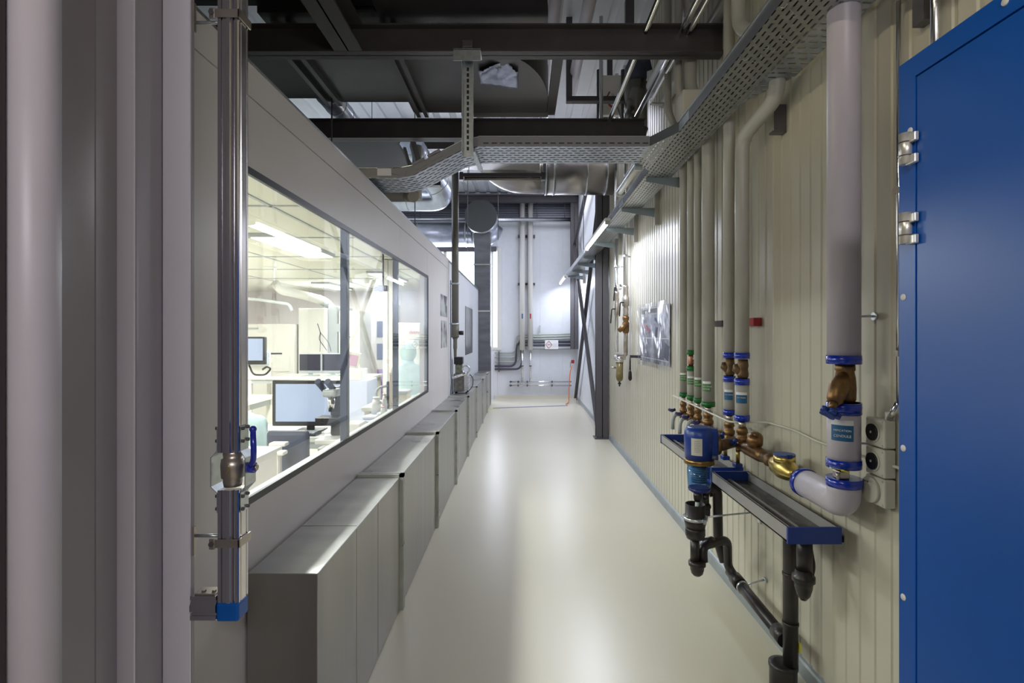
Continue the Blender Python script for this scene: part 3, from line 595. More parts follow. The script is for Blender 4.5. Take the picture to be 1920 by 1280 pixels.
# cable bundle
zs = [(1.56, 0.018, M_cable), (1.51, 0.020, M_cable), (1.45, 0.020, M_cable), (1.385, 0.024, M_cabled), (1.31, 0.024, M_cabled), (1.235, 0.030, M_machg)]
lbs = ['topmost grey cable pipe of the bundle on the far wall', 'second grey cable pipe from the top of the bundle on the far wall', 'third grey cable pipe from the top of the bundle on the far wall', 'upper dark cable bending down and left on the far wall', 'lower dark cable bending down and left on the far wall', 'thick grey conduit at the bottom of the bundle on the far wall']
for k, (z_, r_, m_) in enumerate(zs):
    if k < 3: pth = [(1.25, 12.83, z_+0.02), (0.5, 12.83, z_), (-0.06-0.09*(2-k)/2, 12.84, z_), (-0.06-0.09*(2-k)/2, 12.85, 1.12-0.11*k), (-0.66, 12.85, 1.12-0.11*k)]
    elif k < 5: pth = [(1.25, 12.82, z_), (0.1, 12.82, z_), (-0.12+0.14*(k-3), 12.83, z_-0.02), (-0.16+0.14*(k-3), 12.83, 0.80-0.07*(k-3)), (-0.66, 12.84, 0.80-0.07*(k-3))]
    else: pth = [(1.25, 12.80, z_), (0.1, 12.80, z_)]
    tag(build('wall_cable', MB().tube(pth, r_, 12, 0.16, 8), m_), lbs[k], 'cable', 'cable pipes on the far wall')
tag(build('cable_clip', MB().box(-0.57, -0.55, 12.81, 12.895, 0.66, 1.16), M_steel), 'vertical clip strip holding the cable pipes low on the far wall', 'clip')
sg = thing('hazard_sign', 'white sign with a red diamond on the far wall cable bundle', 'sign', (0.7, 12.76, 1.22))
build('board', MB().box(0.545, 0.865, 12.755, 12.765, 1.215, 1.43), M_paper, sg)
m_ = MB(); c = Vector((0.64, 12.752, 1.32))
q = [c+Vector(v) for v in ((0.075, 0, 0), (0, 0, 0.085), (-0.075, 0, 0), (0, 0, -0.085))]
for a, b in zip(q, q[1:]+q[:1]): m_.bar(a, b, 0.004, 0.010)
build('diamond', m_, M_red, sg, 'red diamond outline'); build('symbol', MB().box(0.61, 0.635, 12.750, 12.754, 1.31, 1.33).box(0.65, 0.67, 12.750, 12.754, 1.31, 1.33), M_steel, sg)
build('text_lines', MB().box(0.74, 0.84, 12.750, 12.754, 1.34, 1.345).box(0.74, 0.83, 12.750, 12.754, 1.31, 1.315).box(0.74, 0.84, 12.750, 12.754, 1.28, 1.285), mat('pale_print', (0.6, 0.6, 0.72), 0.6), sg)
tag(build('pressure_gauge', MB().box(0.41, 0.44, 12.82, 12.85, 1.60, 1.78).cyl((0.425, 12.83, 1.45), (0.425, 12.83, 1.6), 0.008), M_machg), 'small upright gauge standing over the cable bundle on the far wall', 'gauge')
t_ = thing('hose_tap', 'red wall tap in the far right corner with a thin hose hanging to the floor', 'tap', (1.18, 12.3, 0.9))
build('tap_body', MB().box(1.13, 1.20, 12.26, 12.34, 0.90, 0.98, 0.01), M_red, t_); build('bracket', MB().box(1.10, 1.13, 12.27, 12.32, 0.80, 0.94), M_machg, t_)
tag(build('air_hose', MB().tube([(1.15, 12.25, 0.86), (1.10, 12.24, 0.7), (1.07, 12.2, 0.3), (1.065, 12.15, 0.03), (0.98, 11.9, 0.012)], 0.012, 10, 0.08), M_orange), 'thin orange hose hanging from the red tap onto the floor', 'hose')
tag(build('floor_cable_cover', MB().prism([(-0.62, 11.30), (-0.62, 11.36), (0.98, 11.75), (1.0, 11.70)], 'z', 0.0, 0.012), mat('lilac_strip', (0.34, 0.34, 0.46), 0.5)), 'grey cable strip lying slantwise across the floor before the far wall', 'floor strip')
m_ = MB()

o = build('warning_tape', MB().box(-0.70, -0.46, 11.20, 11.25, 0, 0.005), M_yel); tag(o, 'short yellow and black tape strip on the floor at the duct foot', 'tape')
# ============================================================ GAS PIPES ON THE RIGHT WALL
gp = thing('gas_pipe', 'steel pipe with lever valves, bronze strainer and filter bowl on the right wall', 'pipe', (1.25, 6.5, 1.0))
xr, yr = 1.262, 6.50
build('pipe_run', MB().cyl((xr, yr, 2.15), (xr, yr, 4.85), 0.028), M_chrome, gp)
build('pipe_run', MB().cyl((xr, yr, 1.36), (xr, yr, 1.66), 0.027), M_nickel, gp)
m_ = MB().lathe((xr, yr, 1.80), (0, 0, 1), [(0, 0.03), (0.02, 0.036), (0.05, 0.03), (0.09, 0.036), (0.12, 0.028), (0.13, 0.042), (0.23, 0.042), (0.24, 0.03), (0.28, 0.034), (0.32, 0.03), (0.36, 0.034), (0.38, 0.028)])
build('ball_valve', m_, M_nickel, gp)
build('lever', MB().tube([(xr-0.03, yr-0.03, 1.97), (xr-0.075, yr-0.05, 1.97), (xr-0.085, yr-0.05, 1.80)], 0.008, 8, 0.015), M_blk, gp)
build('strainer', MB().lathe((xr, yr, 1.60), (0, 0, 1), [(0, 0.032), (0.03, 0.042), (0.12, 0.042), (0.14, 0.03), (0.17, 0.04), (0.20, 0.04)]).cyl((xr, yr-0.02, 1.70), (xr-0.09, yr-0.08, 1.63), 0.034, 0.028), M_bronze, gp)
build('clamp', MB().cyl((xr, yr, 2.79-0.27), (xr, yr, 2.81-0.27), 0.036).cyl((xr, yr, 2.53), (1.318, yr, 2.53), 0.008), M_zinc, gp)
build('elbow', MB().tube([(xr, yr, 1.38), (xr, yr, 1.33), (1.19, 6.6, 1.33)], 0.026, 16, 0.03), M_nickel, gp)
gq = thing('gas_pipe', 'thinner steel pipe with black lever valves left of the strainer pipe on the right wall', 'pipe', (1.19, 6.68, 1.2))
xl, yl = 1.188, 6.70
build('pipe_run', MB().cyl((xl, yl, 1.36), (xl, yl, 2.78), 0.024).cyl((xl, yl, 2.87), (xl, yl, 4.85), 0.024), M_chrome, gq)
build('ball_valve', MB().lathe((xl, yl, 1.82), (0, 0, 1), [(0, 0.026), (0.02, 0.034), (0.06, 0.036), (0.14, 0.036), (0.16, 0.026), (0.20, 0.032), (0.24, 0.026), (0.28, 0.032), (0.3, 0.025)]), M_nickel, gq)
build('lever', MB().tube([(xl-0.025, yl-0.03, 1.90), (xl-0.07, yl-0.05, 1.90), (xl-0.085, yl-0.05, 1.72)], 0.008, 8, 0.015), M_blk, gq)
build('lever', MB().tube([(xl-0.01, yl-0.03, 2.17), (xl-0.035, yl-0.05, 2.17), (xl-0.045, yl-0.05, 2.0)], 0.008, 8, 0.015), M_blk, gq)
build('gauge', MB().cyl((xl+0.02, yl-0.05, 2.17), (xl+0.02, yl-0.08, 2.17), 0.036), M_chrome, gq)
build('clamp', MB().cyl((xl, yl, 2.42), (xl, yl, 2.44), 0.032).cyl((xl, yl, 2.43), (1.318, yl, 2.43), 0.008), M_zinc, gq)
fb = thing('filter_bowl', 'amber filter bowl hanging under the two steel gas pipes', 'filter', (1.2, 6.6, 0.95))
build('filter_head', MB().cyl((1.14, 6.62, 1.30), (1.28, 6.58, 1.30), 0.034).cyl((1.205, 6.6, 1.24), (1.205, 6.6, 1.30), 0.052), M_chrome, fb)
build('bowl', MB().lathe((1.205, 6.6, 1.0), (0, 0, 1), [(0, 0.02), (0.02, 0.038), (0.05, 0.043), (0.24, 0.046)]), mat('amber_bowl', (0.20, 0.16, 0.06), 0.25), fb)
build('drain_tip', MB().cyl((1.205, 6.6, 0.94), (1.205, 6.6, 1.0), 0.010).cyl((1.205, 6.6, 0.965), (1.205, 6.6, 0.985), 0.02), M_blk, fb)
build('side_cock', MB().cyl((1.10, 6.62, 1.17), (1.16, 6.62, 1.17), 0.012), M_nickel, fb)
t_ = thing('crank_handle', 'black hand crank hanging from a small wall arm beside the filter bowl', 'crank', (1.27, 6.2, 1.1))
build('arm', MB().bar((1.318, 5.95, 1.335), (1.25, 6.15, 1.33), 0.02, 0.03), M_blk, t_)
build('handle', MB().cyl((1.245, 6.15, 1.32), (1.245, 6.15, 1.10), 0.009).lathe((1.245, 6.15, 1.05), (0, 0, 1), [(0, 0.01), (0.02, 0.022), (0.10, 0.018), (0.12, 0.01)]), M_blk, t_)
# wrapped poster
po = thing('wall_poster', 'wide grey photo poster wrapped in crinkled clear film on the ribbed wall', 'poster', (1.31, 5.3, 1.28))
build('sheet', MB().box(1.306, 1.312, 4.72, 5.88, 1.30, 1.86), photo_mat('poster_print', (0.42, 0.42, 0.44), 1.7), po)
build('title_band', MB().box(1.3045, 1.3058, 4.76, 5.86, 1.785, 1.855), M_insg, po)
text('lettering', 'SCIENTIFIC   DIVERSITY', 0.062, M_steel, po, (0, -1, 0), (0, 0, 1), (1.3035, 5.80, 1.80))
build('divider', MB().box(1.3035, 1.3055, 4.74, 5.86, 1.545, 1.551).box(1.3035, 1.3055, 4.74, 5.86, 1.34, 1.345), M_paper, po)
for y0_, z0_, y1_, z1_, c_ in ((5.45, 1.64, 5.80, 1.68, M_red), (5.70, 1.58, 5.76, 1.74, M_navy), (5.0, 1.69, 5.25, 1.72, M_navy), (5.15, 1.56, 5.22, 1.66, M_navy), (5.05, 1.40, 5.12, 1.50, M_navy), (4.75, 1.36, 4.9, 1.50, M_navy)):
    build('picture_patch', MB().box(1.3035, 1.3055, y0_, y1_, z0_, z1_, rot=Matrix.Rotation(0.25, 3, 'X')), c_, po)
m_ = MB(); ny, nz = 26, 14; g = [[None]*(nz+1) for _ in range(ny+1)]
for i in range(ny+1):
    for k in range(nz+1):
        u, v = i/ny, k/nz; w_ = abs(math.sin(u*6.5+v*1.6))**5*0.020+abs(math.sin(u*4-v*2.2+1))**8*0.018+0.001*random.random()
        g[i][k] = m_.bm.verts.new((1.298-w_, 4.68+u*1.24, 1.26+v*0.64))
for i in range(ny):
    for k in range(nz): m_.bm.faces.new((g[i][k], g[i+1][k], g[i+1][k+1], g[i][k+1]))
o = build('clear_wrap', m_, M_film, po, 'crinkled clear plastic film')
# ============================================================ PIPES ABOVE THE TRAY, RIGHT
def simple_pipe(name, pth, r, m, lb, cat='pipe', bend=0.1):
    return tag(build(name, MB().tube(pth, r, 20, bend), m), lb, cat)
simple_pipe('silver_pipe', [(0.80, 2.6, 3.55), (0.80, 5.4, 3.55), (0.80, 5.4, 4.8)], 0.020, M_chrome, 'thin shiny pipe running lengthwise under the roof, left one of the near pair')
simple_pipe('silver_pipe', [(1.02, 2.6, 3.53), (1.02, 4.75, 3.53)], 0.020, M_chrome, 'shiny pipe running lengthwise close to the right wall above the first beam')
simple_pipe('silver_pipe', [(1.075, 2.6, 3.53), (1.075, 4.5, 3.53), (1.2, 4.5, 3.53)], 0.014, M_chrome, 'thinnest shiny pipe beside the right wall above the first beam')
simple_pipe('roof_pipe', [(0.555, 3.0, 4.33), (0.555, 6.1, 4.33)], 0.055, M_ins, 'pale grey insulated pipe high under the roof ending above the second beam')
simple_pipe('roof_pipe', [(0.30, 3.2, 4.6), (0.30, 7.4, 4.6)], 0.06, M_ins, 'pale pipe tight under the roof right beside the dark duct corner')
simple_pipe('roof_pipe', [(1.17, 2.0, 3.82), (1.17, 4.8, 3.82)], 0.055, M_insg, 'beige insulated pipe running lengthwise near the right wall above the beam, left of two')
simple_pipe('roof_pipe', [(1.27, 1.2, 3.66), (1.27, 4.8, 3.66)], 0.042, M_insg, 'beige insulated pipe tight to the right wall above the beam, right of two')
for px, y0, y1, w_, d_, lb in ((1067, 0, 192, 11, 5.6, 'dark vertical hanger post under the white roof, left one'), (1180, 0, 46, 16, 5.3, 'dark vertical hanger post under the white roof above the filter vessel')):
    a = P(px, y1, d_); tag(build('hanger_post', MB().box(a.x-w_*d_/2000, a.x+w_*d_/2000, d_-0.03, d_+0.03, a.z, RZ), M_steel), lb, 'post')
a = P(1062, 189, 5.62); tag(build('support_rail', MB().box(a.x, a.x+0.65, 5.55, 5.65, a.z-0.02, a.z+0.02).box(a.x, a.x+0.65, 5.548, 5.552, a.z-0.03, a.z-0.022), M_beam), 'dark horizontal support rail hung under the white roof behind the shiny pipes', 'rail')
for px, d_, w_, lb in ((1123, 5.7, 0.024, 'dark upright rod rising past the support rail, left one'), (1168, 5.7, 0.022, 'dark upright rod rising past the support rail, beside the filter vessel')):
    a = P(px, 228, d_); tag(build('upright_pipe', MB().cyl((a.x, d_, a.z-0.3), (a.x, d_, a.z+0.55), w_), M_steel), lb, 'pipe')
t_ = thing('junction_box', 'white electrical junction panel with red wires under the roof behind the shiny pipes', 'junction box', (0.9, 6.0, 4.1))
build('box_shell', MB().box(0.86, 1.12, 6.0, 6.06, 4.05, 4.50, 0.006), M_white, t_)
build('mounting_strip', MB().box(0.96, 1.02, 6.01, 6.05, 4.5, RZ), M_steel, t_)
build('wires', MB().tube([(0.95, 5.98, 4.2), (1.0, 5.93, 4.1), (1.08, 5.95, 4.15), (1.12, 5.98, 4.25)], 0.012, 8, 0.05).tube([(0.98, 5.98, 4.3), (0.93, 5.92, 4.2), (0.98, 5.94, 4.12)], 0.008, 8, 0.05), M_red, t_)
fv = thing('filter_vessel', 'steel filter vessel with dark head beside the right wall above the second beam', 'vessel', (1.13, 5.3, 3.7))
build('vessel_shell', MB().cyl((1.14, 5.35, 3.62), (1.14, 5.35, 4.10), 0.115, seg=32), mat('vessel_steel', (0.30, 0.29, 0.26), 0.2, 0.9), fv)
build('vessel_head', MB().lathe((1.14, 5.35, 4.10), (0, 0, 1), [(0, 0.09), (0.05, 0.11), (0.15, 0.11), (0.26, 0.06)]).cyl((1.14, 5.35, 4.25), (1.28, 5.3, 4.28), 0.06), M_navy, fv)
build('vessel_base', MB().lathe((1.14, 5.30, 3.5), (0, 0, 1), [(0, 0.05), (0.05, 0.09), (0.12, 0.11)]), M_steel, fv)
tag(build('support_strut', MB().bar((1.0, 5.9, 4.25), (1.12, 5.9, 3.9), 0.02, 0.02), M_zinc), 'short pale diagonal strut left of the filter vessel', 'strut')
jb = thing('junction_box', 'cream junction box with cables standing over the tray where the crossing tray joins', 'junction box', (1.02, 3.35, H+0.1))
build('box_shell', MB().box(0.99, 1.10, 3.28, 3.40, H+0.12, H+0.30, 0.006), M_cream, jb)
build('cable_tail', MB().tube([(1.05, 3.3, H+0.12), (1.03, 3.25, H+0.05), (0.98, 3.2, H+0.01)], 0.012, 10, 0.05), M_cream, jb)
# ============================================================ RISERS ON THE RIGHT WALL
RX = 1.200
def riser(d_, r, z0, tape, jacket, lb, group, top='up', xup=1.10, dup_=0.0, valve=None, lab=None):
    t_ = thing('insulated_pipe', lb, 'pipe', (RX, d_, z0), group)
    def band(z, h=0.032): build('tape_band', MB().cyl((RX, d_, z), (RX, d_, z+h), r+0.003, seg=32).cyl((RX, d_, z+h*0.45), (RX, d_, z+h*0.55), r+0.0037, seg=32), tape, t_)
    zt = z0
    if valve: build('jacket', MB().cyl((RX, d_, z0), (RX, d_, valve[0]), r, seg=32), jacket, t_); band(z0); band(valve[0]-0.034, 0.034); band(valve[1]); zt = valve[1]
    else: band(z0)
    if top == 'up': pth = [(RX, d_, zt), (RX, d_, 3.00), (xup-0.03, d_+dup_, 3.24), (xup-0.03, d_+dup_, RZ-0.02)]; bend = 0.07
    elif top == 'side': pth = [(RX, d_, zt), (RX, d_, 2.665), (RX+0.02, d_-0.36, 2.73), (RX+0.02, d_-0.36, 2.98), (RX-0.02, d_, 3.27), (RX-0.02, d_, 4.85)]; bend = 0.08
    else: pth = [(RX, d_, zt), (RX, d_, RZ-0.05)]; bend = 0.1
    build('jacket', MB().tube(pth, r, 32, bend, 8), jacket, t_)
    if lab:
        z, h, m, wdt, strings = lab
        mb_ = MB(); n = 10; a0 = math.radians(195); a1 = a0+wdt/r
        for (zz, hh, rr, mm, nm) in ((z, h, r+0.0012, m, 'sticker'), (z+h, h*0.32, r+0.0012, M_paper, 'sticker_header')):
            mb_ = MB(); A = []
            for k in range(n+1):
                a = a0+(a1-a0)*k/n
                A.append([mb_.bm.verts.new((RX+rr*math.cos(a), d_+rr*math.sin(a), q)) for q in (zz, zz+hh)])
            for p, q in zip(A, A[1:]):
                f = mb_.bm.faces.new((p[0], q[0], q[1], p[1])); f.smooth = True
            build(nm, mb_, mm, t_)
        ang = a0+(a1-a0)*0.50; ri = (-math.sin(ang), math.cos(ang), 0); nr = Vector((math.cos(ang), math.sin(ang), 0))
        for i, s_ in enumerate(strings):
            loc = Vector((RX, d_, z+h*0.62-i*h*0.36))+nr*(r+0.0022)-Vector(ri)*wdt*0.36
            text('lettering', s_, h*0.22*min(1, 8/len(s_)), M_paper, t_, ri, (0, 0, 1), loc)
    return t_
G = 'green banded riser pipes'; B = 'blue banded riser pipes'
def lead(t_, d_, z0, m=M_bronze, rr=0.026):
    build('copper_stub', MB().cyl((RX, d_, z0-0.04), (RX, d_, z0), rr*0.62), M_nickel, t_)
    build('union', MB().lathe((RX, d_, z0-0.125), (0, 0, 1), [(0, rr*0.7), (0.015, rr*1.05), (0.035, rr*1.05), (0.04, rr*0.8), (0.055, rr*0.8), (0.06, rr*1.0), (0.08, rr*0.85), (0.09, rr*0.7)]), m, t_)
r1 = riser(3.97, 0.027, 1.127, M_green, M_insg, 'slim insulated pipe with green tape at its foot, farthest of the green banded four', G, xup=1.115, lab=(1.245, 0.045, M_greenl, 0.05, ['PERMEAT', 'RETOUR'])); lead(r1, 3.97, 1.127)
r2 = riser(3.79, 0.027, 1.127, M_green, M_insg, 'green banded pipe interrupted by a small valve with a paper tag', G, xup=1.19, valve=(1.365, 1.446), lab=(1.235, 0.045, M_greenl, 0.05, ['PERMEAT', 'DEPART']))
lead(r2, 3.79, 1.127)
build('small_valve', MB().lathe((RX, 3.79, 1.365), (0, 0, 1), [(0, 0.016), (0.02, 0.020), (0.06, 0.020), (0.081, 0.016)]), mat('copper', (0.42, 0.2, 0.13), 0.35, 0.8), r2)
build('valve_knob', MB().cyl((RX+0.02, 3.77, 1.40), (RX+0.045, 3.70, 1.37), 0.020).cyl((RX+0.03, 3.76, 1.30), (RX+0.03, 3.76, 1.36), 0.016), M_bronze, r2)
build('paper_tag', MB().box(1.195, 1.235, 3.70, 3.703, 1.405, 1.465, rot=Matrix.Rotation(0.5, 3, 'Y')), M_paper, r2)
r3 = riser(3.64, 0.026, 1.127, M_green, M_insg, 'slim green banded pipe between the valve pipe and the thick green banded one', G, xup=1.095, lab=(1.235, 0.048, M_greenl, 0.05, ['EAU', 'GLACEE'])); lead(r3, 3.64, 1.127)
r4 = riser(3.44, 0.040, 1.127, M_green, M_insg, 'thickest and nearest of the green banded insulated pipes', G, xup=1.163, dup_=0.15, lab=(1.225, 0.050, M_greenl, 0.055, ['EAU CHAUDE', 'RETOUR'])); lead(r4, 3.44, 1.127, rr=0.032)
r5 = riser(3.09, 0.032, 1.127, M_bluem, M_insg, 'blue banded insulated pipe, the slimmer one behind its twin', B, top='straight', valve=(1.352, 1.455), lab=(1.215, 0.045, M_bluel, 0.05, ['EAU FROIDE'])); lead(r5, 3.09, 1.127, rr=0.030)
r6 = riser(2.91, 0.037, 1.122, M_bluem, M_insg, 'blue banded insulated pipe that bends towards the camera under the tray', B, top='side', valve=(1.352, 1.460), lab=(1.22, 0.045, M_bluel, 0.06, ['EAU FROIDE'])); lead(r6, 2.91, 1.122, rr=0.032)
for t_, d_, s in ((r5, 3.09, 0.9), (r6, 2.91, 1.0)):
    build('check_valve', MB().lathe((RX+0.004, d_, 1.352), (0, 0, 1), [(0, 0.022*s), (0.012, 0.030*s), (0.03, 0.030*s), (0.05, 0.026*s), (0.07, 0.030*s), (0.104, 0.026*s)]).rings([(RX, d_, 1.37), (RX-0.025, d_+0.01, 1.405), (RX-0.03, d_+0.01, 1.43)], [0.018*s, 0.026*s, 0.012*s], 12), M_bronzed, t_)
r7 = riser(1.99, 0.056, 1.100, M_bluem, M_ins, 'thick white insulated pipe with blue bands and a large bronze valve, nearest the blue cabinet', B, top='straight', valve=(1.342, 1.485), lab=(1.205, 0.058, M_bluel, 0.075, ['MIFICATION', 'CENDULE']))
build('tape_band', MB().cyl((RX, 1.99, 1.300), (RX, 1.99, 1.306), 0.0595, seg=32), M_bluem, r7)
build('valve_body', MB().lathe((RX+0.005, 1.99, 1.342), (0, 0, 1), [(0, 0.030), (0.01, 0.036), (0.05, 0.037), (0.09, 0.035), (0.115, 0.030), (0.12, 0.034), (0.143, 0.033)]), M_bronze, r7)
build('valve_neck', MB().rings([(RX-0.005, 1.98, 1.445), (RX-0.035, 1.96, 1.405), (RX-0.06, 1.945, 1.355), (RX-0.068, 1.94, 1.345)], [0.020, 0.034, 0.028, 0.018], 20), M_bronze, r7)
build('valve_stem', MB().cyl((RX-0.064, 1.94, 1.352), (RX-0.082, 1.93, 1.322), 0.014), M_bronze, r7)
ax = Vector((-0.55, -0.25, -0.8)).normalized(); n_, b_ = frame(ax); hub = Vector((RX-0.088, 1.925, 1.313)); m_ = MB(); m_.cyl(hub-ax*0.008, hub+ax*0.014, 0.020)
for k in range(5):
    a = k*2*math.pi/5; m_.cyl(hub-ax*0.006+(n_*math.cos(a)+b_*math.sin(a))*0.024, hub+ax*0.010+(n_*math.cos(a)+b_*math.sin(a))*0.024, 0.013, seg=12)
build('handwheel', m_, M_blue, r7, 'blue handwheel')
build('ball_valve', MB().cyl((RX, 1.99, 1.055), (RX, 1.99, 1.10), 0.018).box(RX-0.038, RX+0.002, 1.955, 2.0, 1.063, 1.092, 0.004).cyl((RX-0.045, 1.95, 1.066), (RX-0.045, 1.95, 1.09), 0.007), M_nickel, r7)
build('valve_lever', MB().bar((RX-0.02, 1.95, 1.098), (RX-0.075, 1.92, 1.112), 0.010, 0.004).bar((RX-0.075, 1.92, 1.112), (RX-0.09, 1.92, 1.115), 0.014, 0.005), M_zinc, r7)
build('lever_tag', MB().bar((RX-0.02, 1.93, 1.096), (RX-0.045, 1.925, 1.104), 0.012, 0.006), M_yel, r7, 'yellow tag')
# insulated elbow and the run to the meter
el = thing('insulated_elbow', 'white insulated pipe elbow with blue bands below the thick nearest pipe', 'pipe elbow', (RX, 2.1, 0.93))
build('jacket', MB().tube([(RX, 1.99, 1.060), (RX, 1.99, 0.965), (RX, 2.27, 0.965)], 0.057, 36, 0.05, 8), M_ins, el)
build('tape_band', MB().cyl((RX, 1.99, 1.030), (RX, 1.99, 1.062), 0.060, seg=36).cyl((RX, 1.99, 1.042), (RX, 1.99, 1.045), 0.061, seg=36), M_bluem, el)
build('tape_band', MB().cyl((RX, 2.245, 0.965), (RX, 2.275, 0.965), 0.060, seg=36), M_bluem, el)
mz = 0.985
mt = thing('water_meter', 'brass water meter with a blue lid between bronze strainer and insulated elbow', 'water meter', (RX, 2.44, mz))
build('meter_body', MB().rings([(RX, 2.34, mz-0.01), (RX, 2.36, mz-0.01), (RX, 2.40, mz-0.005), (RX, 2.45, mz-0.005), (RX, 2.50, mz-0.005), (RX, 2.54, mz), (RX, 2.56, mz)], [0.022, 0.030, 0.046, 0.050, 0.044, 0.028, 0.022], 28), M_brass, mt)
build('register_rim', MB().cyl((RX, 2.44, mz+0.025), (RX, 2.44, mz+0.055), 0.047, seg=32), M_brass, mt)
build('lid', MB().cyl((RX, 2.44, mz+0.055), (RX, 2.44, mz+0.063), 0.046, seg=32), M_blue, mt, 'blue lid')
build('lid_hinge', MB().box(RX-0.012, RX+0.012, 2.39, 2.40, mz+0.052, mz+0.068), M_blue, mt)
mf = thing('pipe_manifold', 'bronze pipe manifold on the right wall joining the risers, strainer and meter', 'manifold', (RX, 3.2, 0.95))
build('union_nut', MB().lathe((RX, 2.275, mz-0.015), (0, 1, 0), [(0, 0.026), (0.01, 0.033), (0.03, 0.033), (0.035, 0.026), (0.065, 0.022)], 8), M_bronzed, mf)
build('union_nut', MB().lathe((RX, 2.555, mz), (0, 1, 0), [(0, 0.024), (0.01, 0.034), (0.035, 0.034), (0.045, 0.026), (0.07, 0.030), (0.10, 0.028)], 8), M_bronzed, mf)
build('strainer_body', MB().rings([(RX, 2.64, mz), (RX, 2.68, mz), (RX, 2.76, mz+0.005), (RX, 2.84, mz), (RX, 2.88, mz)], [0.026, 0.034, 0.038, 0.034, 0.028], 24).rings([(RX+0.01, 2.80, mz+0.01), (RX-0.005, 2.74, mz+0.055), (RX-0.012, 2.715, mz+0.085), (RX-0.014, 2.71, mz+0.092)], [0.022, 0.040, 0.036, 0.018], 20).cyl((RX-0.014, 2.71, mz+0.09), (RX-0.016, 2.705, mz+0.105), 0.010, seg=6), M_bronze, mf)
build('header_pipe', MB().cyl((RX, 2.86, mz), (RX, 4.06, mz), 0.021), M_bronze, mf)
for d_, s in ((2.91, 1.1), (3.09, 1.0), (3.44, 1.05), (3.64, 0.9), (3.79, 0.9), (3.97, 0.9)):
    build('tee_fitting', MB().lathe((RX, d_, mz-0.028), (0, 0, 1), [(0, 0.022*s), (0.01, 0.030*s), (0.045, 0.030*s), (0.055, 0.022*s), (0.075, 0.024*s)]).cyl((RX, d_, mz+0.04), (RX, d_, 1.01), 0.018*s), M_bronze, mf)
for d_ in (2.91, 3.09):
    t_ = thing('drain_tap', 'small bronze drain tap with blue handle, ' + ('nearest the meter' if d_ < 3 else 'second from the meter'), 'tap', (1.185, d_+0.02, 0.86), 'drain taps over the trays')
    build('stub', MB().cyl((1.185, d_+0.02, 0.885), (1.185, d_+0.02, mz-0.02), 0.011), M_brass, t_)
    build('grip', MB().box(1.165, 1.205, d_-0.0, d_+0.05, 0.862, 0.885, 0.004), M_blue, t_)
    build('handle', MB().cyl((1.14, d_-0.03, 1.005), (1.155, d_-0.03, 1.005), 0.012).cyl((1.14, d_-0.03, 1.005), (1.12, d_-0.05, 1.02), 0.009).cyl((1.14, d_-0.03, 1.005), (1.15, d_-0.05, 1.03), 0.009), M_blue, t_)
for k, d_ in enumerate((3.42, 3.64, 3.79, 3.97)):
    t_ = thing('drain_tap', ['grey drain tap with a navy grip below the thickest green banded pipe', 'grey drain tap with a navy grip, second farthest group below the slim pipes', 'grey drain tap with a navy grip below the paper tagged pipe', 'grey drain tap with a navy grip at the far end of the manifold'][k], 'tap', (1.13, d_, 0.86), 'drain taps over the trays')
    build('tap_body', MB().tube([(RX-0.02, d_, mz+0.01), (1.14, d_, mz+0.01), (1.12, d_, mz-0.03), (1.12, d_, 0.885)], 0.014, 14, 0.03), M_machg, t_)
    m_ = MB()
    for a in (0.3, 2.4, 4.5): m_.cyl((1.115, d_, mz+0.035), (1.115+0.026*math.cos(a), d_+0.026*math.sin(a), mz+0.045), 0.011, seg=10)
    build('handle', m_, mat('indigo', (0.02, 0.015, 0.10), 0.35), t_)
# thin conduit
cd = thing('conduit', 'thin cream conduit running along the risers and across the ribbed wall', 'conduit', (1.2, 3, 1.12))
build('tube', MB().tube([(1.145, 4.05, 1.125), (1.145, 2.93, 1.108), (1.30, 2.85, 1.125), (1.303, 2.55, 1.135), (1.305, 2.36, 1.12), (1.305, 1.75, 1.135)], 0.0055, 10, 0.06), M_cream, cd)
# ============================================================ DRIP TRAYS
def drip(y0, y1, lb, near=True):
    t_ = thing('drip_tray', lb, 'drip tray', (1.15, (y0+y1)/2, 0.78), 'drip trays below the manifold')
    x0, x1, zt, zb = 1.05, 1.255, 0.832, 0.772; m_ = MB()
    m_.box(x0, x0+0.006, y0, y1, zb, zt); m_.box(x1-0.006, x1, y0, y1, zb, zt); m_.box(x0, x1, y0, y1, zb, zb+0.006); m_.box(x0-0.001, x0+0.012, y0, y1, zt-0.004, zt); m_.box(x1-0.012, x1, y0, y1, zt-0.004, zt)
    build('trough', m_, M_tray, t_); build('wet_floor', MB().box(x0+0.012, x1-0.008, y0+0.004, y1-0.004, zb+0.006, zb+0.016), M_trayin, t_)
    build('ridge', MB().box(1.135, 1.150, y0+0.01, y1-0.01, zb+0.016, zb+0.024), M_tray, t_)
    for a, b in ((y0-0.006, y0+0.006), (y1-0.006, y1+0.006)): build('end_plate', MB().box(x0-0.004, x1+0.004, a, b, zb-0.004, zt+0.002, 0.001), M_blue, t_, 'blue end plate')
    build('wall_bracket', MB().box(x1-0.02, WX-0.002, y0+0.08, y0+0.10, zb-0.03, zb-0.005).box(x1-0.02, WX-0.002, y1-0.12, y1-0.10, zb-0.03, zb-0.005), M_blk, t_)
    return t_
drip(2.105, 2.955, 'long grey drip tray with a blue end plate, the one nearer the camera')
drip(3.04, 4.03, 'grey drip tray with blue end plates behind the blue filter, the farther one')
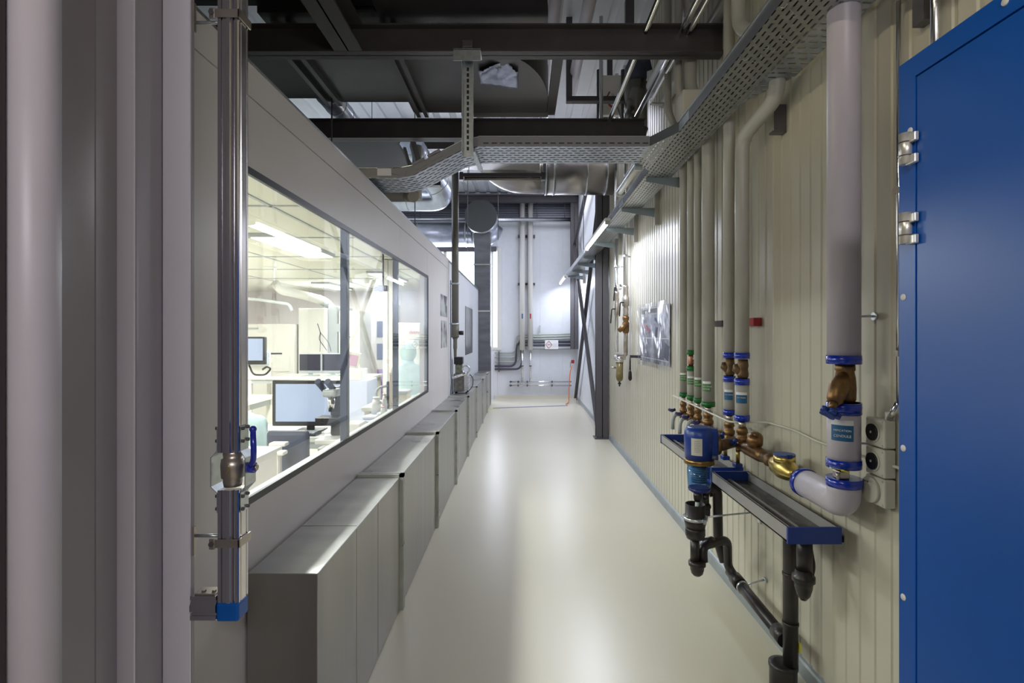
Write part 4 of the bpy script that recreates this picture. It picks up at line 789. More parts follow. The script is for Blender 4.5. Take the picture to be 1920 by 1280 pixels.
# ============================================================ BLUE FILTER
fx, fy = 0.952, 2.87
bf = thing('water_filter', 'blue backwash water filter with brass ring and clear blue bowl beside the drip trays', 'filter', (fx, fy, 0.76))
m_ = MB(); m_.lathe((fx, fy, 0.925), (0, 0, 1), [(0, 0.074), (0.12, 0.078), (0.15, 0.076), (0.168, 0.062), (0.172, 0.05)], 36); m_.box(fx, fx+0.088, fy-0.055, fy+0.055, 0.945, 1.09, 0.012)
build('filter_head', m_, M_blue, bf); 
build('mounting_flange', MB().cyl((fx+0.085, fy, 1.0), (fx+0.105, fy, 1.0), 0.055).cyl((fx+0.10, fy, 0.99), (RX-0.01, fy+0.12, 0.99), 0.03), M_bronzed, bf)
build('drain_knob', MB().cyl((fx+0.05, fy-0.06, 0.945), (fx+0.075, fy-0.075, 0.945), 0.012), M_navy, bf)
m_ = MB(); R_ = 0.0795
A = []
for k in range(9):
    a = math.radians(222+k*5.2); A.append([m_.bm.verts.new((fx+R_*math.cos(a), fy+R_*math.sin(a), z)) for z in (0.955, 1.045)])
for p, q in zip(A, A[1:]): m_.bm.faces.new((p[0], q[0], q[1], p[1]))
build('label_plate', m_, M_cream, bf, 'pale label')
m_ = MB()
for k in range(6): m_.box(fx-0.052, fx-0.024+0.004*(k % 3), fy-0.0775, fy-0.0765, 1.03-k*0.011, 1.0325-k*0.011)
build('label_print', m_, M_machg, bf)
build('brass_ring', MB().lathe((fx, fy, 0.895), (0, 0, 1), [(0, 0.066), (0.006, 0.080), (0.026, 0.080), (0.032, 0.074)], 36), mat('brass_dark', (0.30, 0.19, 0.07), 0.3, 0.85, 0.2), bf)
build('bowl', MB().lathe((fx, fy, 0.752), (0, 0, 1), [(0, 0.035), (0.012, 0.052), (0.03, 0.060), (0.145, 0.064)], 36), M_bowl, bf, 'clear blue bowl')
m_ = MB().cyl((fx, fy, 0.80), (fx, fy, 0.893), 0.036)
for k in range(8): m_.lathe((fx, fy, 0.795+k*0.0115), (0, 0, 1), [(0, 0.036), (0.003, 0.045), (0.006, 0.036)], 28)
build('filter_coil', m_, mat('coil_grey', (0.20, 0.27, 0.28), 0.4), bf)
build('bowl_foot', MB().lathe((fx, fy, 0.735), (0, 0, 1), [(0, 0.022), (0.01, 0.040), (0.022, 0.057), (0.035, 0.058)], 36), mat('indigo_bowl', (0.012, 0.02, 0.14), 0.25), bf)
build('drain_nozzle', MB().lathe((fx-0.015, fy-0.02, 0.70), (0, 0, 1), [(0, 0.014), (0.012, 0.02), (0.03, 0.022), (0.05, 0.02)]).cyl((fx+0.015, fy-0.02, 0.725), (fx+0.04, fy-0.03, 0.725), 0.016), M_blk, bf)
build('drain_tube', MB().cyl((fx-0.02, fy-0.02, 0.64), (fx-0.015, fy-0.02, 0.705), 0.011), mat('milky_tube', (0.45, 0.55, 0.5), 0.3), bf, 'milky drain tube')
# ============================================================ BLACK DRAINS
fn = thing('drain_pipe', 'black plastic funnel trap catching the water under the blue filter', 'drain', (0.925, 2.85, 0.3))
gx, gy = 0.925, 2.85
build('funnel', MB().lathe((gx, gy, 0.56), (0, 0, 1), [(0, 0.050), (0.03, 0.056), (0.045, 0.062), (0.05, 0.052), (0.128, 0.052), (0.128, 0.047), (0.07, 0.044)], 32), M_pe, fn)
build('clamp_band', MB().cyl((gx, gy, 0.606), (gx, gy, 0.622), 0.064, seg=32).box(gx+0.02, gx+0.035, gy-0.075, gy-0.06, 0.602, 0.626), M_zinc, fn)
build('wall_rod', MB().cyl((gx+0.05, gy, 0.615), (1.312, 2.95, 0.612), 0.005, seg=8).box(1.308, 1.318, 2.935, 2.965, 0.55, 0.66), M_zinc, fn)
build('collar', MB().lathe((gx, gy, 0.505), (0, 0, 1), [(0, 0.045), (0.02, 0.052), (0.05, 0.052), (0.057, 0.048)]), M_pe, fn)
build('down_pipe', MB().cyl((gx-0.002, gy, 0.36), (gx-0.002, gy, 0.51), 0.024), M_pe, fn)
build('trap_cup', MB().lathe((gx+0.01, gy, 0.305), (0, 0, 1), [(0, 0.018), (0.012, 0.030), (0.035, 0.036), (0.05, 0.036), (0.055, 0.045), (0.075, 0.045), (0.08, 0.030)], 28), M_pe, fn)
build('outlet_pipe', MB().tube([(gx+0.045, gy+0.005, 0.375), (gx+0.045, gy+0.02, 0.455), (gx+0.21, gy+0.10, 0.46), (1.165, 3.02, 0.28), (1.19, 2.98, 0.235)], 0.024, 20, 0.05), M_pe, fn)
build('sleeve', MB().cyl((1.0, 2.895, 0.4575), (1.04, 2.915, 0.458), 0.030), M_pe, fn)
dr = thing('drain_pipe', 'black drain pipe sloping low along the wall to the floor riser', 'drain', (1.2, 2.7, 0.2))
build('pipe_run', MB().cyl((1.19, 3.05, 0.235), (1.195, 2.42, 0.205), 0.029), M_pe, dr)
build('socket', MB().cyl((1.19, 2.98, 0.232), (1.191, 2.90, 0.228), 0.036), M_pe, dr); build('socket', MB().cyl((1.194, 2.50, 0.209), (1.195, 2.42, 0.205), 0.036), M_pe, dr)
build('clamp_band', MB().cyl((1.1915, 2.885, 0.227), (1.1917, 2.87, 0.2265), 0.034).cyl((1.2, 2.878, 0.24), (1.312, 2.878, 0.27), 0.005).cyl((1.305, 2.878, 0.268), (1.314, 2.878, 0.27), 0.015), M_zinc, dr)
du = thing('drain_pipe', 'black inverted U drain pipe behind the funnel below the farther drip tray', 'drain', (1.1, 3.05, 0.3))
build('tray_outlet', MB().cyl((1.105, 3.10, 0.765), (1.105, 3.10, 0.70), 0.030), M_blue, du, 'blue outlet')
build('u_pipe', MB().tube([(1.045, 3.06, 0.58), (1.045, 3.06, 0.71), (1.12, 3.06, 0.71), (1.125, 3.06, 0.40), (1.15, 3.03, 0.30)], 0.027, 22, 0.045), M_pe, du)
build('socket', MB().cyl((1.045, 3.06, 0.55), (1.045, 3.06, 0.62), 0.033).cyl((1.045, 3.06, 0.60), (1.045, 3.06, 0.613), 0.037).cyl((1.10, 3.10, 0.70), (1.112, 3.08, 0.66), 0.028), M_pe, du)
dt = thing('drain_pipe', 'black bottle trap hanging under the near end of the closer drip tray', 'drain', (1.165, 2.2, 0.5))
tx, ty = 1.165, 2.20
build('tail_pipe', MB().cyl((tx, ty, 0.61), (tx, ty, 0.77), 0.030), M_pe, dt)
build('trap_cup', MB().lathe((tx-0.004, ty, 0.50), (0, 0, 1), [(0, 0.012), (0.02, 0.026), (0.05, 0.034), (0.075, 0.036), (0.078, 0.044), (0.10, 0.044), (0.105, 0.034), (0.125, 0.032)], 28), M_pe, dt)
build('side_arm', MB().tube([(tx+0.02, ty+0.01, 0.60), (tx+0.045, ty+0.04, 0.62), (tx+0.045, ty+0.08, 0.72), (1.20, 2.36, 0.72)], 0.022, 18, 0.04), M_pe, dt)
dv = thing('drain_riser', 'tall black vertical drain pipe rising from the floor below the near drip tray end', 'drain', (1.2, 2.36, 0))
build('riser_pipe', MB().tube([(1.20, 2.30, 0.70), (1.198, 2.38, 0.715), (1.198, 2.38, 0.12)], 0.032, 24, 0.04), M_pe, dv)
for z_ in (0.30, 0.52): build('joint_ring', MB().cyl((1.198, 2.38, z_), (1.198, 2.38, z_+0.012), 0.0345), M_pe, dv)
build('floor_socket', MB().lathe((1.175, 2.40, 0.0), (0, 0, 1), [(0, 0.058), (0.095, 0.058), (0.10, 0.062), (0.115, 0.062), (0.12, 0.04)], 28), M_pe, dv)
build('yellow_mark', MB().box(1.222, 1.231, 2.352, 2.36, 0.19, 0.23), M_yel, dv)
# ============================================================ WALL FITTINGS NEAR THE CABINET
for z_, lb in ((1.662, 'steel stand-off rod with round wall rose holding the thick pipe, the upper one'), (1.188, 'steel stand-off rod with round wall rose holding the thick pipe, the lower one')):
    m_ = MB().cyl((RX+0.05, 1.995, z_), (1.312, 1.98, z_), 0.0045, seg=10).cyl((1.303, 1.98, z_), (1.3135, 1.98, z_), 0.015); tag(build('standoff_rod', m_, M_zinc), lb, 'rod')
t_ = thing('rail_stub', 'short slotted rail with a red end cap on the wall between the risers', 'rail', (1.29, 3.0, 1.65))
build('rail', MB().box(1.275, 1.318, 2.99, 3.09, 1.640, 1.682), M_steel, t_); build('end_cap', MB().box(1.273, 1.319, 2.935, 2.99, 1.638, 1.684, 0.003), M_red, t_, 'red plastic cap')
tag(build('rail_stub', MB().box(1.28, 1.318, 3.42, 3.55, 1.64, 1.68), M_steel), 'short dark slotted rail on the wall left of the blue banded pipes', 'rail')
tag(build('rail_stub', MB().box(1.275, 1.318, 2.66, 2.70, 2.60, 2.74).box(1.25, 1.275, 2.66, 2.70, 2.60, 2.61), M_steel), 'small dark bracket on the wall beside the pipe bend under the tray', 'bracket')
sw = None
for k, z_ in enumerate((1.242, 1.137, 1.032)):
    lb = ['cream rotary switch box with a black round knob, the top one of the column', 'cream rotary switch box with a black round knob, just above the flap socket', 'cream socket box with a round flap lid under the two black knob switches'][k]
    t_ = thing('switch_box', lb, 'switch' if k < 2 else 'socket', (1.29, 1.93, z_-0.05), 'switch boxes by the blue cabinet')
    yb = 1.925; build('housing', MB().box(1.272, 1.315, yb-0.052, yb+0.052, z_-0.051, z_+0.050, 0.007, seg=3), M_cream, t_)
    for a in (-0.042, 0.042):
        for c_ in (-0.041, 0.041): build('screw', MB().cyl((1.2705, yb+a, z_+c_), (1.273, yb+a, z_+c_), 0.004, seg=10), M_machg, t_)
    if k < 2:
        build('dial_rim', MB().cyl((1.268, yb+0.006, z_), (1.273, yb+0.006, z_), 0.036, seg=32), M_cream, t_)
        build('knob', MB().cyl((1.262, yb+0.006, z_), (1.269, yb+0.006, z_), 0.030, seg=32), M_blk, t_, 'black round knob'); build('keyhole', MB().cyl((1.2605, yb+0.006, z_), (1.2622, yb+0.006, z_), 0.0045, seg=12), M_machg, t_)
    else:
        build('flap_lid', MB().cyl((1.260, yb+0.014, z_), (1.273, yb+0.014, z_), 0.046, seg=36), M_cream, t_)
        text('lettering', '716 F 40', 0.0095, M_steel, t_, (0, -1, 0), (0, 0, 1), (1.2592, yb+0.048, z_+0.024))
t_ = thing('conduit', 'shiny steel conduit dropping from above to the switch boxes beside the blue cabinet', 'conduit', (1.295, 1.86, 1.3))
build('tube', MB().cyl((1.295, 1.885, 1.293), (1.295, 1.835, 1.36), 0.010).cyl((1.295, 1.835, 1.35), (1.295, 1.835, 2.9), 0.0075), M_chrome, t_)
build('gland', MB().cyl((1.295, 1.885, 1.292), (1.295, 1.885, 1.320), 0.012, seg=6), M_white, t_)
for z_ in (2.08, 2.74, 1.52): build('clip', MB().box(1.283, 1.318, 1.822, 1.848, z_, z_+0.02), M_nickel, t_)
t_ = thing('conduit', 'steel conduit with grey clamp on the wall above the blue cabinet', 'conduit', (1.28, 1.66, 2.2))
build('tube', MB().cyl((1.285, 1.66, 1.9), (1.285, 1.66, 3.6), 0.0125), M_chrome, t_); build('clamp', MB().box(1.262, 1.318, 1.64, 1.685, 2.46, 2.48, 0.003), M_steel, t_)
tag(build('ceiling_sensor', MB().lathe((1.27, 1.58, 2.62), (0, 0, 1), [(0, 0.02), (0.01, 0.04), (0.03, 0.045), (0.05, 0.03)]), M_white), 'white rounded detector housing above the blue cabinet beside the steel conduit', 'detector')
tag(build('wall_rail', MB().box(1.28, 1.318, 1.70, 1.75, 2.60, 2.80), M_steel), 'dark short vertical rail on the wall above the blue cabinet', 'rail')
# ============================================================ BLUE CABINET
cb = thing('blue_cabinet', 'tall glossy blue metal cabinet with two steel hinges at the right edge of the corridor', 'cabinet', (1.0, 0.6, 0))
cx, cy1, cz = 0.725, 1.026, 2.112
build('body', MB().box(cx+0.022, 1.28, 0.12, cy1, 0.0, cz, 0.003), M_door, cb)
m_ = MB(); m_.box(cx, cx+0.022, cy1-0.042, cy1, 0.0, cz); m_.box(cx, cx+0.022, 0.12, cy1-0.042, cz-0.038, cz)
build('frame', m_, M_door, cb)
build('door', MB().box(cx+0.001, cx+0.018, 0.14, cy1-0.0445, 0.04, cz-0.0405, 0.0015), M_door, cb)
for zt in (1.972, 1.824):
    h = build('hinge', MB().cyl((cx-0.009, cy1-0.030, zt-0.058), (cx-0.009, cy1-0.030, zt), 0.0105, seg=20), M_hinge, cb)
    for q_ in (0.018, 0.043): build('hinge_ring', MB().cyl((cx-0.009, cy1-0.030, zt-q_), (cx-0.009, cy1-0.030, zt-q_+0.002), 0.0112), M_steel, h)
    for z_ in (zt-0.020, zt-0.060): build('hinge_leaf', MB().box(cx-0.010, cx-0.001, cy1-0.054, cy1-0.030, z_, z_+0.017, 0.002), M_hinge, h)
for z_, y_ in ((1.972+0.005, cy1-0.030), (1.668, cy1-0.012), (1.381, cy1-0.012), (1.098, cy1-0.012)):
    build('screw_cap', MB().sph((cx-0.0005, y_, z_), 0.0065, (0.4, 1, 1)), M_white, cb, 'white plastic cap')
build('screw_cap', MB().sph((cx-0.0005, 0.80, cz-0.015), 0.0065, (0.4, 1, 1)), M_white, cb, 'white plastic cap')
# ============================================================ ALUMINIUM PROFILE COLUMN, LEFT
ap = thing('air_line_profile', 'tall grooved aluminium compressed-air profile with blue end cap at the near left', 'aluminium profile', (-0.7, 1.3, 0.9))
ax0, ax1, ay0, ay1 = -0.731, -0.681, 1.28, 1.325
def profile(z0, z1, nm='profile_tube'):
    sh = [(ax0, 0), (ax0+0.008, 0), (ax0+0.009, 0.004), (ax0+0.011, 0.004), (ax0+0.012, 0), (ax0+0.020, 0), (ax0+0.022, -0.003), (ax0+0.030, -0.003), (ax0+0.032, 0), (ax0+0.036, 0), (ax0+0.037, 0.005), (ax0+0.040, 0.005), (ax0+0.041, 0), (ax0+0.047, 0), (ax1, 0.003)]
    pl = [(x_, ay0+d_) for x_, d_ in sh]+[(ax1, ay0+0.008), (ax1-0.004, ay0+0.010), (ax1-0.004, ay0+0.013), (ax1, ay0+0.015), (ax1, ay1-0.010), (ax1-0.004, ay1-0.009), (ax1-0.004, ay1-0.005), (ax1, ay1-0.004), (ax1, ay1), (ax0, ay1)]
    build(nm, MB().prism(pl, 'z', z0, z1), M_alu, ap)
profile(0.952, 1.222); profile(1.312, 3.2)
def zc(py, d_=1.28): return 1.6-(py-624)*d_/1000
vb = build('valve_body', MB().lathe((-0.706, 1.302, zc(915)), (0, 0, 1), [(0, 0.020), (0.012, 0.022), (0.018, 0.021), (0.022, 0.026), (0.05, 0.0275), (0.066, 0.026), (0.068, 0.021), (0.078, 0.022), (0.09, 0.022)], 28), M_nickel, ap, 'nickel ball valve body')
build('body_mark', MB().tube([(-0.705, 1.2745, 1.285), (-0.700, 1.2745, 1.280), (-0.705, 1.2745, 1.268), (-0.710, 1.2745, 1.262)], 0.0012, 6, 0.004), M_brass, vb)
for x_, sg_ in ((ax1, 1), (ax0, -1)):
    a = x_+sg_*0.002
    pl = [(1.283, zc(800)), (1.320, zc(800)), (1.320, zc(848)), (1.326, zc(865)), (1.326, zc(905)), (1.320, zc(925)), (1.320, zc(962)), (1.283, zc(962)), (1.283, zc(925)), (1.278, zc(905)), (1.278, zc(865)), (1.283, zc(848))]
    mb_ = MB()
    def offx(z): return a+sg_*(0.012 if zc(915) < z < zc(850) else 0.0)
    segs = [zc(962), zc(925), zc(912), zc(858), zc(846), zc(800)]; ofs = [0, 0, 0.013, 0.013, 0, 0]; wd = [(1.283, 1.320), (1.283, 1.320), (1.279, 1.330), (1.279, 1.330), (1.283, 1.320), (1.283, 1.320)]
    R_ = [[mb_.bm.verts.new((a+sg_*o_+sg_*t, y_, z_)) for t, y_ in ((0, w0), (0, w1), (0.002, w1), (0.002, w0))] for z_, o_, (w0, w1) in zip(segs, ofs, wd)]
    mb_.bm.faces.new(R_[0]); mb_.bm.faces.new(R_[-1][::-1])
    for p, q in zip(R_, R_[1:]):
        for k in range(4): mb_.bm.faces.new((p[k], p[(k+1) % 4], q[(k+1) % 4], q[k]))
    pt = build('coupling_plate', mb_, M_zinc, ap)
    for z_ in (zc(804), zc(828), zc(932), zc(956)):
        for y_ in (1.289, 1.313): build('screw', MB().cyl((a, y_, z_), (a+sg_*0.007, y_, z_), 0.0042, seg=12).cyl((a+sg_*0.007, y_, z_), (a+sg_*0.0075, y_, z_), 0.002, seg=6), M_steel, pt)
lv = build('lever', MB().cyl((ax1+0.012, 1.30, zc(880)), (ax1+0.030, 1.30, zc(880)), 0.013).tube([(ax1+0.022, 1.295, zc(878)), (ax1+0.036, 1.28, zc(862)), (ax1+0.042, 1.27, zc(845)), (ax1+0.040, 1.27, zc(806))], 0.0068, 14, 0.01).sph((ax1+0.040, 1.27, zc(803)), 0.0085), M_bluelever, ap, 'blue lever handle')
build('lever_nut', MB().cyl((ax1+0.030, 1.30, zc(880)), (ax1+0.036, 1.30, zc(880)), 0.0075, seg=6), M_nickel, lv)
def bands(z, up):
    b_ = build('clamp_band', MB().box(ax0-0.006, ax1+0.005, ay0-0.005, ay0-0.001, z-0.010, z+0.010, 0.001).box(ax1+0.001, ax1+0.005, ay0-0.005, ay1+0.006, z-0.010, z+0.010).box(ax0-0.018, ax0-0.004, ay0-0.006, ay0-0.001, z-0.014, z+0.012, 0.002), M_nickel, ap)
    build('band_screw', MB().cyl((ax0-0.011, ay0-0.010, z), (ax0-0.011, ay0-0.004, z), 0.006, seg=10), M_steel, b_)
    build('stand_rod', MB().cyl((-0.798, 1.296, z+0.012*up), (ax0, 1.296, z+0.012*up), 0.004, seg=10), M_zinc, b_)
    build('rod_plate', MB().box(-0.7985, -0.794, 1.291, 1.2995, z-0.035, z+0.035), M_nickel, b_)
bands(zc(1018), 1); bands(zc(26), -1)
build('end_cap', MB().box(ax0-0.003, ax1+0.001, ay0-0.003, ay1+0.002, zc(1165), zc(1130), 0.006, seg=3), M_bluecap, ap, 'blue plastic end cap')
m_ = MB(); za, zb = zc(1163), zc(1118)
m_.prism([(ay0, za), (ay0, za+0.010), (ay0+0.003, za+0.012), (ay0+0.003, za+0.016), (ay0, za+0.018), (ay0-0.003, za+0.022), (ay0-0.003, zb-0.022), (ay0, zb-0.018), (ay0+0.003, zb-0.014), (ay0+0.003, zb-0.010), (ay0, zb-0.008), (ay0, zb), (1.325, zb), (1.325, za)], 'x', -0.797, ax0-0.004)
build('cross_profile', m_, M_alu, ap)
build('corner_plate', MB().box(-0.79, ax0-0.008, 1.285, 1.322, zb, zb+0.004, 0.001).cyl((-0.775, 1.30, zb+0.004), (-0.775, 1.30, zb+0.008), 0.005).cyl((-0.75, 1.30, zb+0.004), (-0.75, 1.30, zb+0.008), 0.005), M_nickel, ap)
# slim pipe at the very left
wp = thing('white_pipe', 'wide pale grey vertical pipe standing before the door jamb at the far left edge', 'pipe', (-0.66, 0.72, 0))
build('pipe_run', MB().cyl((-0.6615, 0.72, 0), (-0.6615, 0.72, 3.2), 0.0305, seg=48), M_ins, wp)
tag(build('door_post', MB().box(-0.72, -0.664, 0.60, 0.685, 0, 3.2), mat('dark_brown', (0.05, 0.035, 0.04), 0.5)), 'dark brown door post at the very left edge of the view', 'post')
# ============================================================ INSIDE THE CLEANROOM
def table(x0, x1, y0, y1, z, lb, m=None):
    t_ = thing('lab_table', lb, 'table', ((x0+x1)/2, (y0+y1)/2, 0))
    build('tabletop', MB().box(x0, x1, y0, y1, z-0.04, z, 0.004), m or M_mach, t_)
    build('apron', MB().box(x0+0.03, x1-0.03, y0+0.03, y1-0.03, z-0.10, z-0.04), M_machg, t_)
    for a in (x0+0.05, x1-0.05):
        for b in (y0+0.05, y1-0.05): build('leg', MB().box(a-0.025, a+0.025, b-0.025, b+0.025, 0, z-0.04), M_white, t_)
    return t_
def monitor(c, w, h, lb, m_s, m_f, base=None, yaw=0.0):
    """c is the centre of the screen; it faces -y before the turn"""
    c = Vector(c); R = Matrix.Rotation(yaw, 3, 'Z'); t_ = thing('monitor', lb, 'monitor', c)
    def bx(nm, x0, x1, y0, y1, z0, z1, m, b=0.003):
        mb_ = MB().box(x0, x1, y0, y1, z0, z1, b); 
        for v in mb_.bm.verts: v.co = c+R @ v.co
        return build(nm, mb_, m, t_)
    bx('housing', -w/2, w/2, 0, 0.05, -h/2, h/2, m_f, 0.008)
    bx('screen', -w/2+w*0.05, w/2-w*0.05, -0.003, 0.001, -h/2+0.04, h/2-w*0.05, m_s, 0.0)
    if base is not None:
        bx('stand_neck', -0.03, 0.03, 0.01, 0.04, base-c.z, -h/2+0.01, m_f); bx('stand_foot', -0.11, 0.11, -0.06, 0.12, base-c.z, base-c.z+0.012, m_f)
    return t_
table(-3.0, -1.42, 4.25, 4.85, 0.77, 'white lab table carrying the wide lit screen inside the cleanroom')
monitor((-1.80, 4.52, 1.005), 0.64, 0.39, 'wide black framed monitor with a lit pale blue screen', M_screen, M_blk, 0.77)
kb = thing('keyboard', 'dark keyboard in front of the wide lit monitor', 'keyboard', (-1.9, 4.36, 0.77))
build('tray', MB().box(-2.12, -1.66, 4.28, 4.42, 0.77, 0.79, 0.004), M_off, kb)
m_ = MB()
for a in range(15):
    for b in range(4): m_.box(-2.105+a*0.029, -2.082+a*0.029, 4.29+b*0.031, 4.314+b*0.031, 0.79, 0.797)
build('keys', m_, M_machg, kb)
ch = thing('office_chair', 'dark blue chair with grey armrests seen from behind through the first window pane', 'chair', (-1.52, 3.45, 0))
build('backrest', MB().box(-1.745, -1.455, 3.62, 3.68, 0.50, 0.935, 0.03, seg=3), M_navy, ch); build('seat', MB().box(-1.76, -1.40, 3.22, 3.64, 0.44, 0.52, 0.03, seg=3), M_navy, ch)
for x_, y_ in ((-1.605, 3.52), (-1.50, 3.26)):
    build('armrest', MB().box(x_-0.055, x_+0.055, y_-0.035, y_+0.035, 0.855, 0.88, 0.01, seg=3), M_white, ch)
    build('arm_post', MB().box(x_-0.014, x_+0.014, y_-0.015, y_+0.015, 0.46, 0.858), M_white, ch)
build('column', MB().cyl((-1.52, 3.58, 0.08), (-1.52, 3.58, 0.45), 0.03), M_machg, ch)
m_ = MB()
for k in range(5):
    a = k*1.2566; m_.bar((-1.52, 3.58, 0.09), (-1.52+0.27*math.cos(a), 3.58+0.27*math.sin(a), 0.07), 0.03, 0.025)
build('star_base', m_, M_blk, ch)
cbx = thing('side_cabinet', 'low cream cabinet close behind the first window pane, beside the blue lever', 'cabinet', (-1.5, 2.9, 0))
build('body', MB().box(-1.62, -1.40, 2.72, 3.05, 0.0, 0.93, 0.006), M_mach, cbx); build('door_panel', MB().box(-1.60, -1.42, 2.712, 2.72, 0.05, 0.88, 0.003), M_white, cbx)
build('top_panel', MB().box(-1.64, -1.38, 2.70, 3.07, 0.93, 0.95, 0.004), M_white, cbx)
# microscope table in front of the first mullion
table(-1.44, -1.06, 3.75, 4.15, 0.79, 'white lab table with a microscope, next to the dark blue chair')
ms = thing('microscope', 'black and grey binocular microscope on the white lab table before the lit screen', 'microscope', (-1.42, 3.95, 0.79))
build('base', MB().box(-1.50, -1.32, 3.85, 4.08, 0.79, 0.83, 0.008), M_mach, ms); build('stand_arm', MB().box(-1.44, -1.36, 4.0, 4.06, 0.83, 1.20, 0.012), M_blk, ms)
build('stage', MB().box(-1.50, -1.34, 3.86, 4.0, 0.95, 0.985, 0.004), M_blk, ms); build('head', MB().box(-1.46, -1.35, 3.88, 4.05, 1.13, 1.19, 0.02, seg=3), M_machg, ms)
for x_ in (-1.46, -1.39): build('eyepiece', MB().cyl((x_, 3.95, 1.17), (x_-0.02, 3.86, 1.25), 0.020, 0.024), M_navy, ms)
build('objective', MB().cyl((-1.41, 3.94, 1.02), (-1.41, 3.94, 1.13), 0.02, 0.03), M_chrome, ms); build('focus_knob', MB().cyl((-1.50, 4.03, 0.92), (-1.30, 4.03, 0.92), 0.022), M_blk, ms)
t_ = thing('instrument_box', 'small cream instrument box with black knobs on the microscope table', 'instrument', (-1.25, 3.85, 0.79))
build('case', MB().box(-1.30, -1.16, 3.80, 3.98, 0.79, 0.95, 0.008), M_mach, t_)
for z_ in (0.90, 0.865): build('knob', MB().cyl((-1.27, 3.80, z_), (-1.27, 3.785, z_), 0.010), M_blk, t_)
# left area
monitor((-2.56, 4.95, 1.435), 0.34, 0.26, 'portrait lit touch screen on a wall arm at the left edge of the window', M_screen, M_blk, None)
tag(build('cable', MB().tube([(-2.55, 4.98, 1.30), (-2.50, 4.96, 1.21), (-2.38, 4.95, 1.21), (-2.33, 4.95, 1.27), (-2.37, 4.95, 1.29), (-2.41, 4.95, 1.26)], 0.009, 10, 0.04), M_blk), 'black looped cable hanging under the touch screen', 'cable')
table(-3.9, -2.72, 5.3, 5.9, 0.92, 'white bench with a grey drawer front at the left edge of the window')
table(-4.2, -2.3, 8.1, 8.8, 0.93, 'long white bench under the twin monitors at the back of the cleanroom')
monitor((-3.30, 8.3, 1.13), 0.36, 0.31, 'left of the two grey framed monitors with dark screens at the back', M_off, M_machg, 0.93)
monitor((-2.95, 8.3, 1.13), 0.35, 0.31, 'right of the two grey framed monitors with dark screens at the back', M_off, M_machg, 0.93)
mc = thing('lab_machine', 'large cream processing machine with a long dark slot behind the twin monitors', 'machine', (-4.2, 9.2, 0))
build('cabinet_body', MB().box(-4.75, -3.85, 9.0, 9.9, 0.0, 1.75, 0.01), M_mach, mc); build('slot', MB().box(-4.60, -4.05, 8.99, 9.0, 1.24, 1.265), M_off, mc)
build('label_plate', MB().box(-4.68, -4.45, 8.992, 9.0, 1.66, 1.69), M_machg, mc); build('front_panel', MB().box(-4.65, -3.92, 8.985, 9.0, 0.95, 1.20, 0.004), M_white, mc)
mc = thing('lab_machine', 'tall white equipment cabinet with a grey side column behind the first mullion', 'machine', (-3.4, 9.3, 0))
build('cabinet_body', MB().box(-3.82, -3.33, 9.1, 10.0, 0.0, 2.02, 0.01), M_white, mc); build('side_column', MB().box(-3.33, -3.18, 9.15, 10.0, 0.0, 2.06, 0.008), M_machg, mc)
build('door_panel', MB().box(-3.17, -2.80, 9.2, 9.9, 0.0, 1.98, 0.008), M_mach, mc); build('handle', MB().tube([(-3.1, 9.18, 1.50), (-3.0, 9.15, 1.53), (-2.95, 9.18, 1.53)], 0.006, 8), M_off, mc)
t_ = thing('flexible_duct', 'white flexible ribbed hose sagging from the cleanroom ceiling to the equipment cabinet', 'hose', (-3.6, 8.8, 2.1))
pth = [(-3.9, 8.4, 2.39), (-3.85, 8.5, 2.28), (-3.6, 8.8, 2.22), (-3.40, 9.2, 2.15), (-3.36, 9.4, 2.04)]
build('hose_wall', MB().tube(pth, 0.07, 20, 0.15), M_white, t_)
m_ = MB()
for k in range(6): c = Vector((-3.47+k*0.015, 9.08+k*0.03, 2.18-k*0.012)); m_.cyl(c, c+Vector((0.006, 0.012, -0.006)), 0.076)
build('hose_ribs', m_, M_machg, t_)
tag(build('curved_pipe', MB().tube([(-3.98, 6.3, 2.455), (-3.95, 6.3, 1.99), (-3.3, 6.3, 2.02), (-2.75, 6.3, 1.94), (-2.72, 6.3, 1.86)], 0.018, 10, 0.3), M_machg), 'thin curved grey pipe arm high behind the first window pane', 'pipe')
tag(build('wire_tangle', MB().tube([(-3.3, 8.6, 1.75), (-3.25, 8.6, 1.6), (-3.28, 8.6, 1.5), (-3.15, 8.6, 1.32)], 0.006, 6, 0.05).tube([(-3.25, 8.6, 1.6), (-3.12, 8.6, 1.45), (-3.08, 8.6, 1.3)], 0.005, 6, 0.05).tube([(-3.25, 8.6, 1.62), (-3.26, 8.6, 1.3)], 0.004, 6, 0.05), M_off), 'thin dark wires hanging down behind the twin monitors', 'wires')
t_ = thing('beaker_box', 'small pale blue glass beaker box on the long bench left of the twin monitors', 'box', (-3.9, 7.9, 1.2))
build('shell', MB().box(-4.15, -3.85, 7.95, 8.1, 1.12, 1.32, 0.01), mat('pale_blue_plastic', (0.5, 0.6, 0.72), 0.3), t_); build('holder', MB().box(-4.18, -3.84, 8.1, 8.15, 0.93, 1.34), M_mach, t_)
tag(build('wall_socket', MB().box(-3.15, -3.0, 8.79, 8.8, 1.62, 1.75).box(-3.13, -3.09, 8.785, 8.79, 1.65, 1.72), M_machg), 'small pale blue wall unit high behind the twin monitors', 'wall unit')
